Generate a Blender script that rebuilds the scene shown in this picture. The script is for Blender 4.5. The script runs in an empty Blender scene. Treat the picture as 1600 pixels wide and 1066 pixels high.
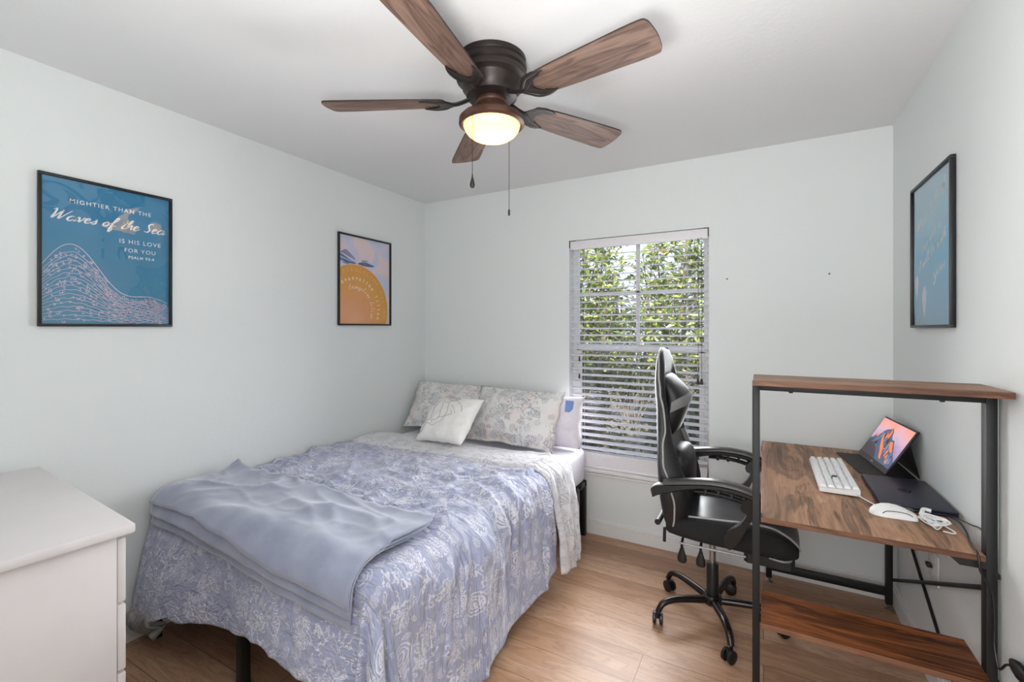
import bpy, bmesh, math, random
from math import sin, cos, pi, radians as R, hypot, atan2, sqrt, exp
from mathutils import Vector, Matrix, noise
random.seed(7)
C = bpy.context.scene.collection
SC = bpy.context.scene

# ------------------------------------------------------------------ camera, world, sun, lamps, exposure
XL, XR, YB, YF, H = -2.484, 0.582, 2.992, 0.02, 2.44
cam_d = bpy.data.cameras.new('camera')
cam_d.lens = 712.28 / 1600 * 36
cam_d.sensor_width = 36
cam_d.shift_y = -(533 - 513.15) / 1600
cam_d.clip_start = 0.02
cam = bpy.data.objects.new('camera', cam_d)
C.objects.link(cam)
cam.location = (0, 0, 1.3976)
cam.rotation_euler = (pi / 2, 0, R(28.89))
SC.camera = cam

w = bpy.data.worlds.new('sky')
SC.world = w
w.use_nodes = True
wn, wl = w.node_tree.nodes, w.node_tree.links
bg = wn['Background']
tc = wn.new('ShaderNodeTexCoord'); sx = wn.new('ShaderNodeSeparateXYZ'); rp = wn.new('ShaderNodeValToRGB')
wl.new(tc.outputs['Generated'], sx.inputs[0]); wl.new(sx.outputs['Z'], rp.inputs[0])
rp.color_ramp.elements[0].position = 0.0; rp.color_ramp.elements[0].color = (0.72, 0.79, 0.93, 1)
rp.color_ramp.elements[1].position = 0.55; rp.color_ramp.elements[1].color = (0.50, 0.64, 0.95, 1)
wl.new(rp.outputs[0], bg.inputs[0])
bg.inputs[1].default_value = 1.0

def light(name, kind, loc, rot, energy, color=(1, 1, 1), **kw):
    d = bpy.data.lights.new(name, kind); d.energy = energy; d.color = color
    for k, v in kw.items(): setattr(d, k, v)
    o = bpy.data.objects.new(name, d); C.objects.link(o); o.location = loc; o.rotation_euler = rot
    return o
light('sun', 'SUN', (0, -6, 8), (R(48), 0, R(-18)), 5.5, (1, 0.95, 0.85), angle=R(1.5))
# added area lamp in the hall, fills the room through the doorway
light('hall_fill', 'AREA', (-0.05, -0.75, 1.45), (R(92), 0, R(14)), 18, (0.985, 0.99, 1.0), shape='RECTANGLE', size=0.9, size_y=1.7)
# the photographer's lamp, bounced off the ceiling above the camera
light('bounced_lamp', 'AREA', (-0.30, 0.20, 1.42), (R(180), 0, 0), 18, (1, 0.99, 0.985), shape='DISK', size=0.4)
# added area lamp on the room side of the blind, boosts the daylight
light('window_fill', 'AREA', (-0.741, 2.895, 1.22), (R(-79), 0, 0), 12, (0.97, 0.985, 1.0), shape='RECTANGLE', size=0.86, size_y=1.1, spread=R(125))

SC.view_settings.view_transform = 'Standard'
SC.view_settings.look = 'None'
SC.view_settings.gamma = 1
SC.view_settings.use_curve_mapping = False
SC.view_settings.exposure = 0.72
SC.cycles.max_bounces = 10
SC.cycles.diffuse_bounces = 6
SC.cycles.use_denoising = True
SC.cycles.sample_clamp_indirect = 6

# ------------------------------------------------------------------ materials
def lin(r, g, b):
    f = lambda c: (c / 255 / 12.92) if c / 255 <= 0.04045 else ((c / 255 + 0.055) / 1.055) ** 2.4
    return (f(r), f(g), f(b), 1)

class NT:
    """small node-tree writer"""
    def __init__(s, name):
        s.m = bpy.data.materials.new(name); s.m.use_nodes = True
        s.n, s.l = s.m.node_tree.nodes, s.m.node_tree.links
        s.b = s.n['Principled BSDF']
    def put(s, sock, v):
        if isinstance(v, bpy.types.NodeSocket): s.l.new(v, sock)
        elif v is not None: sock.default_value = v
    def math(s, op, a, b=None, c=None):
        n = s.n.new('ShaderNodeMath'); n.operation = op
        for i, v in enumerate((a, b, c)):
            if v is not None: s.put(n.inputs[i], v)
        return n.outputs[0]
    def coord(s, kind='Object', scale=(1, 1, 1), rot=(0, 0, 0), loc=(0, 0, 0)):
        t = s.n.new('ShaderNodeTexCoord'); mp = s.n.new('ShaderNodeMapping')
        s.l.new(t.outputs[kind], mp.inputs[0])
        mp.inputs['Scale'].default_value = scale; mp.inputs['Rotation'].default_value = rot; mp.inputs['Location'].default_value = loc
        return mp.outputs[0]
    def noise(s, vec, scale=5, detail=3, rough=0.5, dist=0, out='Fac'):
        n = s.n.new('ShaderNodeTexNoise')
        s.put(n.inputs['Vector'], vec)
        n.inputs['Scale'].default_value = scale; n.inputs['Detail'].default_value = detail
        n.inputs['Roughness'].default_value = rough; n.inputs['Distortion'].default_value = dist
        return n.outputs[out]
    def ramp(s, fac, stops, mode='LINEAR'):
        n = s.n.new('ShaderNodeValToRGB'); s.put(n.inputs[0], fac); cr = n.color_ramp; cr.interpolation = mode
        while len(cr.elements) < len(stops): cr.elements.new(0.5)
        for e, (p, c) in zip(cr.elements, stops):
            e.position = p; e.color = c if len(c) == 4 else (*c, 1)
        return n.outputs[0]
    def mix(s, fac, a, b, mode='MIX'):
        n = s.n.new('ShaderNodeMixRGB'); n.blend_type = mode
        s.put(n.inputs[0], fac); s.put(n.inputs[1], a); s.put(n.inputs[2], b)
        return n.outputs[0]
    def bump(s, h, strength=0.2, dist=0.01):
        n = s.n.new('ShaderNodeBump'); n.inputs['Strength'].default_value = strength; n.inputs['Distance'].default_value = dist
        s.put(n.inputs['Height'], h); s.l.new(n.outputs[0], s.b.inputs['Normal'])
    def set(s, **k):
        names = {'color': 'Base Color', 'rough': 'Roughness', 'metal': 'Metallic', 'spec': 'Specular IOR Level', 'coat': 'Coat Weight',
                 'coatr': 'Coat Roughness', 'sheen': 'Sheen Weight', 'emit': 'Emission Color', 'estr': 'Emission Strength',
                 'trans': 'Transmission Weight', 'alpha': 'Alpha', 'sss': 'Subsurface Weight'}
        for kk, v in k.items(): s.put(s.b.inputs[names[kk]], v)
        return s.m

def plain(name, rgb, rough=0.5, metal=0, var=0.06, scale=40, bump=0.0, bscale=None, **kw):
    """a material whose colour varies a little by noise"""
    t = NT(name); v = t.coord()
    c = lin(*rgb)
    d = tuple(x * (1 - var) for x in c[:3]); u = tuple(min(1, x * (1 + var)) for x in c[:3])
    nz = t.noise(v, scale, 3)
    t.set(color=t.ramp(nz, [(0.3, d), (0.7, u)]), rough=rough, metal=metal, **kw)
    if bump: t.bump(t.noise(v, bscale or scale * 4, 3), bump, 0.004)
    return t.m

M = {}
def wallmat(name, rgb):
    t = NT(name); v = t.coord()
    t.set(color=lin(*rgb), rough=0.6, spec=0.25)
    t.bump(t.noise(v, 55, 4, 0.6), 0.22, 0.004)
    return t.m
M['wall'] = wallmat('pale_mint_wall_paint', (226, 230, 229))
M['ceiling'] = wallmat('white_ceiling_paint', (229, 229, 229))
M['trim'] = plain('white_trim_paint', (228, 227, 225), 0.35, var=0.02)
M['sill'] = plain('white_marble_sill', (232, 230, 228), 0.3, var=0.05, scale=14)
M['vinyl'] = plain('white_vinyl', (226, 226, 226), 0.4, var=0.01)
M['slat'] = plain('white_blind_slat', (232, 229, 232), 0.45, var=0.02)
M['cord'] = plain('dark_cord', (90, 84, 78), 0.8)
M['tassel'] = plain('dark_brown_tassel', (45, 35, 30), 0.4)
M['blackmetal'] = plain('black_powder_coated_metal', (14, 14, 16), 0.5, bump=0.05, scale=120)
M['frameblack'] = plain('black_picture_frame', (16, 15, 17), 0.42, var=0.1)
M['chrome'] = plain('chrome', (170, 170, 172), 0.32, 1.0, var=0.02)
M['railgrey'] = plain('grey_metal_rail', (150, 150, 152), 0.5, 0.3)
M['seatgloss'] = plain('glossy_black_faux_leather', (34, 34, 39), 0.28, var=0.1, scale=30)
M['bronze'] = plain('oil_rubbed_bronze', (44, 36, 33), 0.42, 0.35, var=0.15, scale=20)
M['fitter'] = plain('brown_bronze', (80, 54, 42), 0.4, 0.3, var=0.1, scale=20)
M['dresser'] = plain('white_painted_wood', (219, 214, 214), 0.45, var=0.02, scale=8, bump=0.05)
M['whiteplastic'] = plain('white_plastic', (238, 238, 238), 0.35, var=0.01)
M['keygrey'] = plain('grey_key_legend', (70, 66, 62), 0.5)
M['blackplastic'] = plain('black_plastic', (24, 24, 25), 0.4, var=0.1)
M['leather'] = plain('black_faux_leather', (22, 22, 25), 0.46, var=0.12, scale=30, bump=0.12, bscale=240)
M['mesh'] = plain('black_fabric', (22, 21, 21), 0.85, var=0.2, scale=80, bump=0.2, bscale=500)
M['greyleather'] = plain('grey_faux_leather', (120, 119, 118), 0.45, var=0.06, bump=0.1, bscale=240)
M['piping'] = plain('grey_piping', (165, 163, 160), 0.5)
M['armpad'] = plain('black_arm_pad', (58, 54, 54), 0.35)
M['basemetal'] = plain('brown_black_enamel', (38, 30, 28), 0.22, 0.25, var=0.1)
M['navy'] = plain('dark_navy_lid', (34, 33, 52), 0.4, 0.1, var=0.12, scale=90)
M['navydark'] = plain('black_glossy_emblem', (15, 14, 22), 0.1)
M['cover'] = plain('dark_grey_cover', (52, 50, 47), 0.75, bump=0.15, bscale=300)
M['bezel'] = plain('black_bezel', (26, 24, 25), 0.35)
M['bezelgrey'] = plain('dark_grey_bezel', (68, 65, 62), 0.45)
M['sheet'] = plain('white_sheet', (228, 226, 235), 0.85, var=0.03, bump=0.25, bscale=18)
M['pillow_white'] = plain('white_pillow_cover', (226, 220, 228), 0.85, var=0.03, bump=0.15, bscale=40)
M['cushion_white'] = plain('white_satin_cushion', (236, 233, 230), 0.7, var=0.02, bump=0.15, bscale=30)
M['stitch'] = plain('grey_embroidery', (150, 150, 152), 0.8)
M['bluelabel'] = plain('blue_label', (105, 140, 195), 0.6)
M['throw'] = None
M['nail'] = plain('grey_nail', (110, 108, 104), 0.4, 0.5)
M['grey_sheet'] = plain('grey_underside_cloth', (150, 152, 150), 0.9, var=0.2, scale=25)
M['soil'] = plain('garden_soil', (112, 104, 84), 0.95, var=0.4, scale=6)
M['bark'] = plain('grey_bark', (128, 118, 104), 0.9, var=0.3, scale=14, bump=0.4)
M['plate'] = plain('white_wall_plate', (222, 224, 224), 0.4, var=0.01)

# floor: planks along X
def floor_mat():
    t = NT('brown_oak_plank_floor')
    v = t.coord()
    br = t.n.new('ShaderNodeTexBrick'); t.l.new(v, br.inputs['Vector'])
    br.offset = 0.37; br.inputs['Color1'].default_value = (0, 0, 0, 1); br.inputs['Color2'].default_value = (1, 1, 1, 1)
    br.inputs['Mortar'].default_value = (0.5, 0.5, 0.5, 1)
    br.inputs['Scale'].default_value = 1; br.inputs['Brick Width'].default_value = 1.22; br.inputs['Row Height'].default_value = 0.18
    br.inputs['Mortar Size'].default_value = 0.0016; br.inputs['Mortar Smooth'].default_value = 0.2
    cell = br.outputs['Color']
    off = t.n.new('ShaderNodeVectorMath'); off.operation = 'MULTIPLY_ADD'
    t.l.new(cell, off.inputs[0]); off.inputs[1].default_value = (7.3, 3.1, 0); t.l.new(v, off.inputs[2])
    mp = t.n.new('ShaderNodeMapping'); mp.inputs['Scale'].default_value = (1.0, 7.0, 1); t.l.new(off.outputs[0], mp.inputs[0])
    n1 = t.noise(mp.outputs[0], 2.2, 4, 0.55, 1.2)
    mp2 = t.n.new('ShaderNodeMapping'); mp2.inputs['Scale'].default_value = (3, 60, 1); t.l.new(off.outputs[0], mp2.inputs[0])
    n2 = t.noise(mp2.outputs[0], 3, 3, 0.6)
    rings = t.math('SINE', t.math('MULTIPLY', n1, 46))
    rings = t.math('POWER', t.math('MULTIPLY_ADD', rings, 0.5, 0.5), 4)
    base = t.ramp(t.math('ADD', t.math('MULTIPLY', cell, 0.30), t.math('MULTIPLY', n1, 0.75)),
                  [(0.2, lin(146, 108, 82)), (0.5, lin(184, 144, 114)), (0.8, lin(204, 168, 140))])
    c = t.mix(t.math('MULTIPLY', rings, 0.30), base, lin(118, 84, 64))
    c = t.mix(t.math('MULTIPLY', t.math('SUBTRACT', n2, 0.35), 0.5), c, lin(100, 72, 56))
    c = t.mix(t.math('MULTIPLY', br.outputs['Fac'], 0.8), c, lin(70, 50, 40))
    t.set(color=c, rough=t.math('MULTIPLY_ADD', n2, 0.2, 0.25), spec=0.5)
    t.bump(t.math('SUBTRACT', t.math('MULTIPLY', n2, 0.3), br.outputs['Fac']), 0.15, 0.002)
    return t.m
M['floor'] = floor_mat()

def wood(name, axis, dark, mid, light_, knots=0.5, rough=0.45, fine=1.0, scale=1.0, streak=0.5):
    """grain runs along the given axis (object coordinates)"""
    t = NT(name)
    sc = [7 * scale] * 3; sc['xyz'.index(axis)] = 1.1 * scale
    v = t.coord(scale=sc)
    n1 = t.noise(v, 1.5, 4, 0.6, 0.9)
    n3 = t.noise(v, 0.8, 2, 0.5, 0.3)
    sc2 = [110 * fine] * 3; sc2['xyz'.index(axis)] = 4 * fine
    n2 = t.noise(t.coord(scale=sc2), 1, 3, 0.6)
    rings = t.math('SINE', t.math('MULTIPLY', n1, 40))
    f = t.math('ADD', t.math('MULTIPLY', n1, 0.9), t.math('MULTIPLY', rings, 0.07))
    f = t.math('ADD', f, t.math('MULTIPLY', t.math('SUBTRACT', n2, 0.5), 0.5))
    c = t.ramp(f, [(0.25, dark), (0.48, mid), (0.75, light_)])
    kf = t.math('MULTIPLY', t.math('SMOOTH_MIN', 1.0, t.math('MAXIMUM', t.math('MULTIPLY', t.math('SUBTRACT', n3, 0.58), 7), 0.0), 0.1), knots)
    c = t.mix(kf, c, dark)
    t.set(color=c, rough=rough, spec=0.35)
    t.bump(n2, 0.08, 0.002)
    return t.m
M['desk_y'] = wood('rustic_brown_board_lengthwise', 'y', lin(96, 68, 48), lin(164, 122, 92), lin(198, 156, 122))
M['desk_x'] = wood('rustic_brown_board_crosswise', 'x', lin(84, 58, 44), lin(140, 100, 74), lin(170, 132, 104))
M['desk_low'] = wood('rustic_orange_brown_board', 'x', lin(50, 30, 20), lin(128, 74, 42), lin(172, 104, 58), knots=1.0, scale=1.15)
M['desk_edge'] = wood('rustic_brown_edge_band', 'x', lin(74, 48, 36), lin(112, 76, 56), lin(134, 96, 72))
M['blade'] = wood('grey_brown_fan_blade_wood', 'x', lin(84, 64, 55), lin(128, 102, 88), lin(152, 130, 118), knots=0.2, rough=0.5)
M['blade_edge'] = plain('dark_blade_edge', (40, 28, 24), 0.5)

# bedding pattern: shells, spirals, fans and seaweed in line work on plain cloth
def motif_layer(t, uv, cell, seed, line=0.5):
    """voronoi cells, each with one of four line motifs; returns a 0..1 mask"""
    mp = t.n.new('ShaderNodeMapping'); mp.inputs['Scale'].default_value = (1 / cell, 1 / cell, 1); mp.inputs['Location'].default_value = (seed * 3.7, seed * 1.9, 0)
    t.l.new(uv, mp.inputs[0])
    vo = t.n.new('ShaderNodeTexVoronoi'); vo.voronoi_dimensions = '2D'; vo.inputs['Scale'].default_value = 1; vo.inputs['Randomness'].default_value = 0.75
    t.l.new(mp.outputs[0], vo.inputs['Vector'])
    sub = t.n.new('ShaderNodeVectorMath'); sub.operation = 'SUBTRACT'
    t.l.new(mp.outputs[0], sub.inputs[0]); t.l.new(vo.outputs['Position'], sub.inputs[1])
    sx = t.n.new('ShaderNodeSeparateXYZ'); t.l.new(sub.outputs[0], sx.inputs[0])
    sc = t.n.new('ShaderNodeSeparateColor'); t.l.new(vo.outputs['Color'], sc.inputs[0])
    rnd, rnd2 = sc.outputs[0], sc.outputs[1]
    x, y = sx.outputs[0], sx.outputs[1]
    nz = t.noise(mp.outputs[0], 6, 3, 0.6)
    nc = t.math('SUBTRACT', nz, 0.5)
    r = t.math('SQRT', t.math('ADD', t.math('MULTIPLY', x, x), t.math('MULTIPLY', y, y)))
    r = t.math('ADD', r, t.math('MULTIPLY', nc, 0.10))
    th = t.math('ADD', t.math('ARCTAN2', y, x), t.math('MULTIPLY', rnd2, 6.283))
    size = t.math('MULTIPLY_ADD', rnd2, 0.16, 0.26)
    inside = t.math('LESS_THAN', r, size)
    # spiral shell
    sp = t.math('FRACT', t.math('ADD', t.math('DIVIDE', th, 6.2832), t.math('MULTIPLY', r, 10)))
    spiral = t.math('LESS_THAN', sp, 0.33)
    # scallop fan
    half = t.math('LESS_THAN', t.math('ABSOLUTE', t.math('SUBTRACT', t.math('FLOORED_MODULO', th, 6.2832), 3.14)), 1.0)
    fan = t.math('MULTIPLY', t.math('GREATER_THAN', t.math('SINE', t.math('MULTIPLY', th, 15)), -0.1), half)
    rim = t.math('MULTIPLY', t.math('GREATER_THAN', r, t.math('MULTIPLY', size, 0.86)), half)
    fan = t.math('MAXIMUM', fan, rim)
    # coral branches
    cor = t.math('SINE', t.math('ADD', t.math('MULTIPLY', th, 11), t.math('ADD', t.math('MULTIPLY', nc, 26), t.math('MULTIPLY', r, 34))))
    coral = t.math('GREATER_THAN', cor, 0.25)
    # small rings
    ring = t.math('GREATER_THAN', t.math('SINE', t.math('MULTIPLY', r, 60)), 0.2)
    pick = lambda a, b: t.math('MULTIPLY', t.math('GREATER_THAN', rnd, a), t.math('LESS_THAN', rnd, b))
    m = t.math('ADD', t.math('ADD', t.math('MULTIPLY', spiral, pick(0.0, 0.07)), t.math('MULTIPLY', fan, pick(0.07, 0.30))),
               t.math('ADD', t.math('MULTIPLY', coral, pick(0.30, 0.86)), t.math('MULTIPLY', ring, pick(0.86, 0.93))))
    return t.math('MULTIPLY', m, inside)

def bedding(name, ground, motif, ground2, strength=0.8, cell=0.19, blush=None, crease_strength=0.35):
    t = NT(name)
    tcn = t.n.new('ShaderNodeTexCoord'); uv = tcn.outputs['UV']
    wob = t.n.new('ShaderNodeTexNoise'); wob.inputs['Scale'].default_value = 14; wob.inputs['Detail'].default_value = 2
    t.l.new(uv, wob.inputs['Vector'])
    dis = t.n.new('ShaderNodeVectorMath'); dis.operation = 'MULTIPLY_ADD'
    t.l.new(wob.outputs['Color'], dis.inputs[0]); dis.inputs[1].default_value = (0.03, 0.03, 0); t.l.new(uv, dis.inputs[2])
    uvd = dis.outputs[0]
    a = motif_layer(t, uvd, cell, 1)
    b = motif_layer(t, uvd, cell * 0.45, 2)
    # fine seaweed contour lines in loose patches
    n = t.noise(uvd, 26, 3, 0.55, 0.6)
    weed = t.math('LESS_THAN', t.math('ABSOLUTE', t.math('SUBTRACT', n, 0.5)), 0.028)
    patch = t.math('GREATER_THAN', t.noise(uv, 5.5, 1), 0.53)
    weed = t.math('MULTIPLY', weed, patch)
    m = t.math('MAXIMUM', t.math('MAXIMUM', a, t.math('MULTIPLY', b, t.math('SUBTRACT', 1, patch))), weed)
    fade = t.math('MULTIPLY_ADD', t.noise(uv, 9, 2), 0.7, 0.35)
    m = t.math('MINIMUM', t.math('MULTIPLY', t.math('MULTIPLY', m, fade), strength), 1.0)
    g = t.mix(t.noise(uv, 3.2, 2), ground, ground2)
    if blush: g = t.mix(t.ramp(t.noise(uv, 7, 1), [(0.5, (0, 0, 0)), (0.6, (1, 1, 1))]), g, blush)
    t.set(color=t.mix(m, g, motif), rough=0.8, sheen=0.5, spec=0.25)
    def crease(sx_, sy_, dist):
        mp_ = t.n.new('ShaderNodeMapping'); mp_.inputs['Scale'].default_value = (sx_, sy_, 1); t.l.new(uvd, mp_.inputs[0])
        n_ = t.noise(mp_.outputs[0], 1, 3, 0.55, dist)
        return t.math('SUBTRACT', 1, t.math('MULTIPLY', t.math('ABSOLUTE', t.math('SUBTRACT', n_, 0.5)), 5))
    ux = t.n.new('ShaderNodeSeparateXYZ'); t.l.new(uv, ux.inputs[0])
    side = t.n.new('ShaderNodeMapRange'); side.interpolation_type = 'SMOOTHSTEP'
    t.l.new(ux.outputs[0], side.inputs[0]); side.inputs[1].default_value = -1.32; side.inputs[2].default_value = -1.02
    hs = t.math('MULTIPLY_ADD', crease(5, 34, 0.4), 1.0, t.math('MULTIPLY', crease(9, 16, 0.6), 0.4))
    ht = t.math('MULTIPLY_ADD', crease(8, 13, 0.9), 0.9, t.math('MULTIPLY', crease(22, 26, 0.6), 0.5))
    h = t.math('ADD', t.math('MULTIPLY', hs, side.outputs[0]), t.math('MULTIPLY', ht, t.math('SUBTRACT', 1, side.outputs[0])))
    t.bump(h, crease_strength, 0.012)
    return t.m
M['duvet'] = bedding('periwinkle_sea_print_cloth', lin(158, 161, 195), lin(234, 233, 240), lin(164, 171, 194), 0.95, 0.125, crease_strength=0.85)
M['lining'] = bedding('white_sea_print_cloth', lin(222, 220, 222), lin(150, 152, 166), lin(214, 213, 218), 0.75, 0.13, crease_strength=0.6)
M['sham'] = bedding('cream_sea_print_cloth', lin(228, 226, 223), lin(138, 142, 154), lin(222, 221, 220), 0.95, 0.15, blush=lin(227, 217, 213), crease_strength=0.10)

t = NT('slate_blue_plush_throw'); v = t.coord()
n = t.noise(v, 7, 3); n2 = t.noise(v, 160, 2)
t.set(color=t.ramp(n, [(0.3, lin(136, 142, 164)), (0.7, lin(158, 164, 184))]), rough=0.9, sheen=0.6, spec=0.15)
t.bump(n2, 0.25, 0.002); M['throw'] = t.m

# glass and lamp
t = NT('frosted_lamp_glass')
t_o = t.n['Material Output']; t_tr = t.n.new('ShaderNodeBsdfTranslucent'); t_tr.inputs[0].default_value = lin(255, 226, 165)
t.set(color=lin(250, 232, 196), rough=0.3, emit=lin(255, 205, 120), estr=0.22)
t_mx = t.n.new('ShaderNodeMixShader'); t_mx.inputs[0].default_value = 0.55
t.l.new(t.b.outputs[0], t_mx.inputs[1]); t.l.new(t_tr.outputs[0], t_mx.inputs[2]); t.l.new(t_mx.outputs[0], t_o.inputs[0]); M['globe'] = t.m
def clear_glass(name, rough, bump, base=0.04):
    t = NT(name)
    out = t.n['Material Output']
    gl = t.n.new('ShaderNodeBsdfGlossy'); gl.inputs['Roughness'].default_value = rough
    tr = t.n.new('ShaderNodeBsdfTransparent')
    lw = t.n.new('ShaderNodeLayerWeight'); lw.inputs[0].default_value = 0.5
    fr = t.n.new('ShaderNodeMath'); fr.operation = 'MULTIPLY_ADD'; t.l.new(t.math('POWER', lw.outputs['Facing'], 5), fr.inputs[0]); fr.inputs[1].default_value = 0.9; fr.inputs[2].default_value = base
    if bump:
        b = t.n.new('ShaderNodeBump'); b.inputs['Strength'].default_value = bump; b.inputs['Distance'].default_value = 0.02
        t.l.new(t.noise(t.coord(), 5, 1), b.inputs['Height']); t.l.new(b.outputs[0], gl.inputs['Normal'])
    mx = t.n.new('ShaderNodeMixShader'); t.l.new(fr.outputs[0], mx.inputs[0]); t.l.new(tr.outputs[0], mx.inputs[1]); t.l.new(gl.outputs[0], mx.inputs[2])
    t.l.new(mx.outputs[0], out.inputs[0]); return t.m
M['pane'] = clear_glass('window_glass', 0.0, 0)
M['acrylic'] = clear_glass('wavy_acrylic_glazing', 0.025, 0.6, 0.085)

# leaves
def leaf_mat(name, a, b, c):
    t = NT(name)
    oi = t.n.new('ShaderNodeNewGeometry')
    col = t.ramp(oi.outputs['Random Per Island'], [(0.0, a), (0.5, b), (1.0, c)])
    out = t.n['Material Output']
    d = t.n.new('ShaderNodeBsdfDiffuse'); tl = t.n.new('ShaderNodeBsdfTranslucent'); g = t.n.new('ShaderNodeBsdfGlossy'); g.inputs['Roughness'].default_value = 0.35
    t.l.new(col, d.inputs[0]); t.l.new(col, tl.inputs[0])
    m1 = t.n.new('ShaderNodeMixShader'); m1.inputs[0].default_value = 0.35; t.l.new(d.outputs[0], m1.inputs[1]); t.l.new(tl.outputs[0], m1.inputs[2])
    m2 = t.n.new('ShaderNodeMixShader'); m2.inputs[0].default_value = 0.06; t.l.new(m1.outputs[0], m2.inputs[1]); t.l.new(g.outputs[0], m2.inputs[2])
    t.l.new(m2.outputs[0], out.inputs[0]); return t.m
M['leaf'] = leaf_mat('yellow_green_leaves', lin(96, 116, 50), lin(146, 164, 76), lin(196, 200, 120))
M['leaf2'] = leaf_mat('dark_green_leaves', lin(66, 78, 48), lin(98, 112, 64), lin(150, 150, 104))

# ------------------------------------------------------------------ mesh helpers (everything is written in world coordinates)
class MB:
    def __init__(s): s.v, s.f, s.m, s.uv = [], [], [], {}
    def add(s, vs, fs, mi=0):
        b = len(s.v); s.v += [tuple(p) for p in vs]
        for f in fs: s.f.append(tuple(b + i for i in f)); s.m.append(mi)
        return b
    def box(s, c, d, mi=0, bev=0.0, M4=None):
        bm = bmesh.new(); bmesh.ops.create_cube(bm, size=1)
        for v in bm.verts: v.co = Vector((v.co.x * d[0], v.co.y * d[1], v.co.z * d[2]))
        if bev > 0: bmesh.ops.bevel(bm, geom=list(bm.edges), offset=min(bev, min(d) * 0.45), segments=2, affect='EDGES', profile=0.5)
        bm.verts.index_update()
        c = Vector(c); T = (M4 if M4 else Matrix.Identity(4))
        s.add([T @ (v.co + c) if M4 else v.co + c for v in bm.verts], [[v.index for v in f.verts] for f in bm.faces], mi); bm.free(); return s
    def span(s, a, b, mi=0, bev=0.0, M4=None):
        return s.box([(a[i] + b[i]) / 2 for i in range(3)], [abs(b[i] - a[i]) for i in range(3)], mi, bev, M4)
    def tube(s, pts, r, n=10, mi=0, cap=True, flat=1.0, up=None):
        pts = [Vector(p) for p in pts]; k = len(pts)
        rs = r if isinstance(r, (list, tuple)) else [r] * k
        prev = None; vs = []
        for i, p in enumerate(pts):
            d = (pts[min(i + 1, k - 1)] - pts[max(i - 1, 0)])
            if d.length < 1e-9: d = Vector((0, 0, 1))
            d.normalize()
            u = Vector(up) if up else (prev if prev else (Vector((0, 0, 1)) if abs(d.z) < 0.9 else Vector((1, 0, 0))))
            u = u - d * u.dot(d)
            if u.length < 1e-5: u = Vector((1, 0, 0)) - d * d.x
            u.normalize(); prev = u; q = d.cross(u)
            for j in range(n):
                a = 2 * pi * j / n
                vs.append(p + q * (cos(a) * rs[i]) + u * (sin(a) * rs[i] * flat))
        fs = [[i * n + j, i * n + (j + 1) % n, (i + 1) * n + (j + 1) % n, (i + 1) * n + j] for i in range(k - 1) for j in range(n)]
        if cap: fs += [list(range(n))[::-1], [(k - 1) * n + j for j in range(n)]]
        s.add(vs, fs, mi); return s
    def bar(s, a, b, wx, wy, mi=0, up=(0, 0, 1), bev=0.001):
        a, b = Vector(a), Vector(b); d = b - a; L = d.length; d.normalize()
        u = Vector(up); u = (u - d * u.dot(d)).normalized(); q = d.cross(u)
        T = Matrix((( d.x, q.x, u.x, (a.x + b.x) / 2), (d.y, q.y, u.y, (a.y + b.y) / 2), (d.z, q.z, u.z, (a.z + b.z) / 2), (0, 0, 0, 1)))
        return s.box((0, 0, 0), (L, wx, wy), mi, bev, T)
    def lathe(s, prof, c, n=40, mi=0, axis=None):
        """prof: (radius, height) list, spun about a vertical axis through c (or given 3x3 axis matrix)"""
        c = Vector(c); vs = []
        for (r, z) in prof:
            for j in range(n):
                p = Vector((r * cos(2 * pi * j / n), r * sin(2 * pi * j / n), z))
                vs.append(c + (axis @ p if axis else p))
        k = len(prof)
        fs = [[i * n + j, i * n + (j + 1) % n, (i + 1) * n + (j + 1) % n, (i + 1) * n + j] for i in range(k - 1) for j in range(n)]
        fs += [list(range(n))[::-1], [(k - 1) * n + j for j in range(n)]]
        s.add(vs, fs, mi); return s
    def loft(s, rings, mi=0, cap=True):
        n = len(rings[0]); vs = [p for r in rings for p in r]
        fs = [[i * n + j, i * n + (j + 1) % n, (i + 1) * n + (j + 1) % n, (i + 1) * n + j] for i in range(len(rings) - 1) for j in range(n)]
        if cap: fs += [list(range(n))[::-1], [(len(rings) - 1) * n + j for j in range(n)]]
        s.add(vs, fs, mi); return s
    def prism(s, poly, T, depth, mi=0):
        """poly in 2D, T maps (x, y, z) to world, extruded 0..depth along z"""
        n = len(poly)
        vs = [T @ Vector((x, y, 0)) for x, y in poly] + [T @ Vector((x, y, depth)) for x, y in poly]
        fs = [list(range(n))[::-1], [n + i for i in range(n)]] + [[i, (i + 1) % n, n + (i + 1) % n, n + i] for i in range(n)]
        s.add(vs, fs, mi); return s
    def grid(s, fn, nu, nv, mi=0, uvfn=None, flip=False):
        vs = [fn(i / nu, j / nv) for i in range(nu + 1) for j in range(nv + 1)]
        q = lambda i, j: i * (nv + 1) + j
        fs = [[q(i, j), q(i + 1, j), q(i + 1, j + 1), q(i, j + 1)] for i in range(nu) for j in range(nv)]
        if flip: fs = [f[::-1] for f in fs]
        b = s.add(vs, fs, mi)
        if uvfn:
            for i in range(nu + 1):
                for j in range(nv + 1): s.uv[b + q(i, j)] = uvfn(i / nu, j / nv)
        return s
    def quad(s, a, b, c, d, mi=0): s.add([a, b, c, d], [[0, 1, 2, 3]], mi); return s
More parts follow.
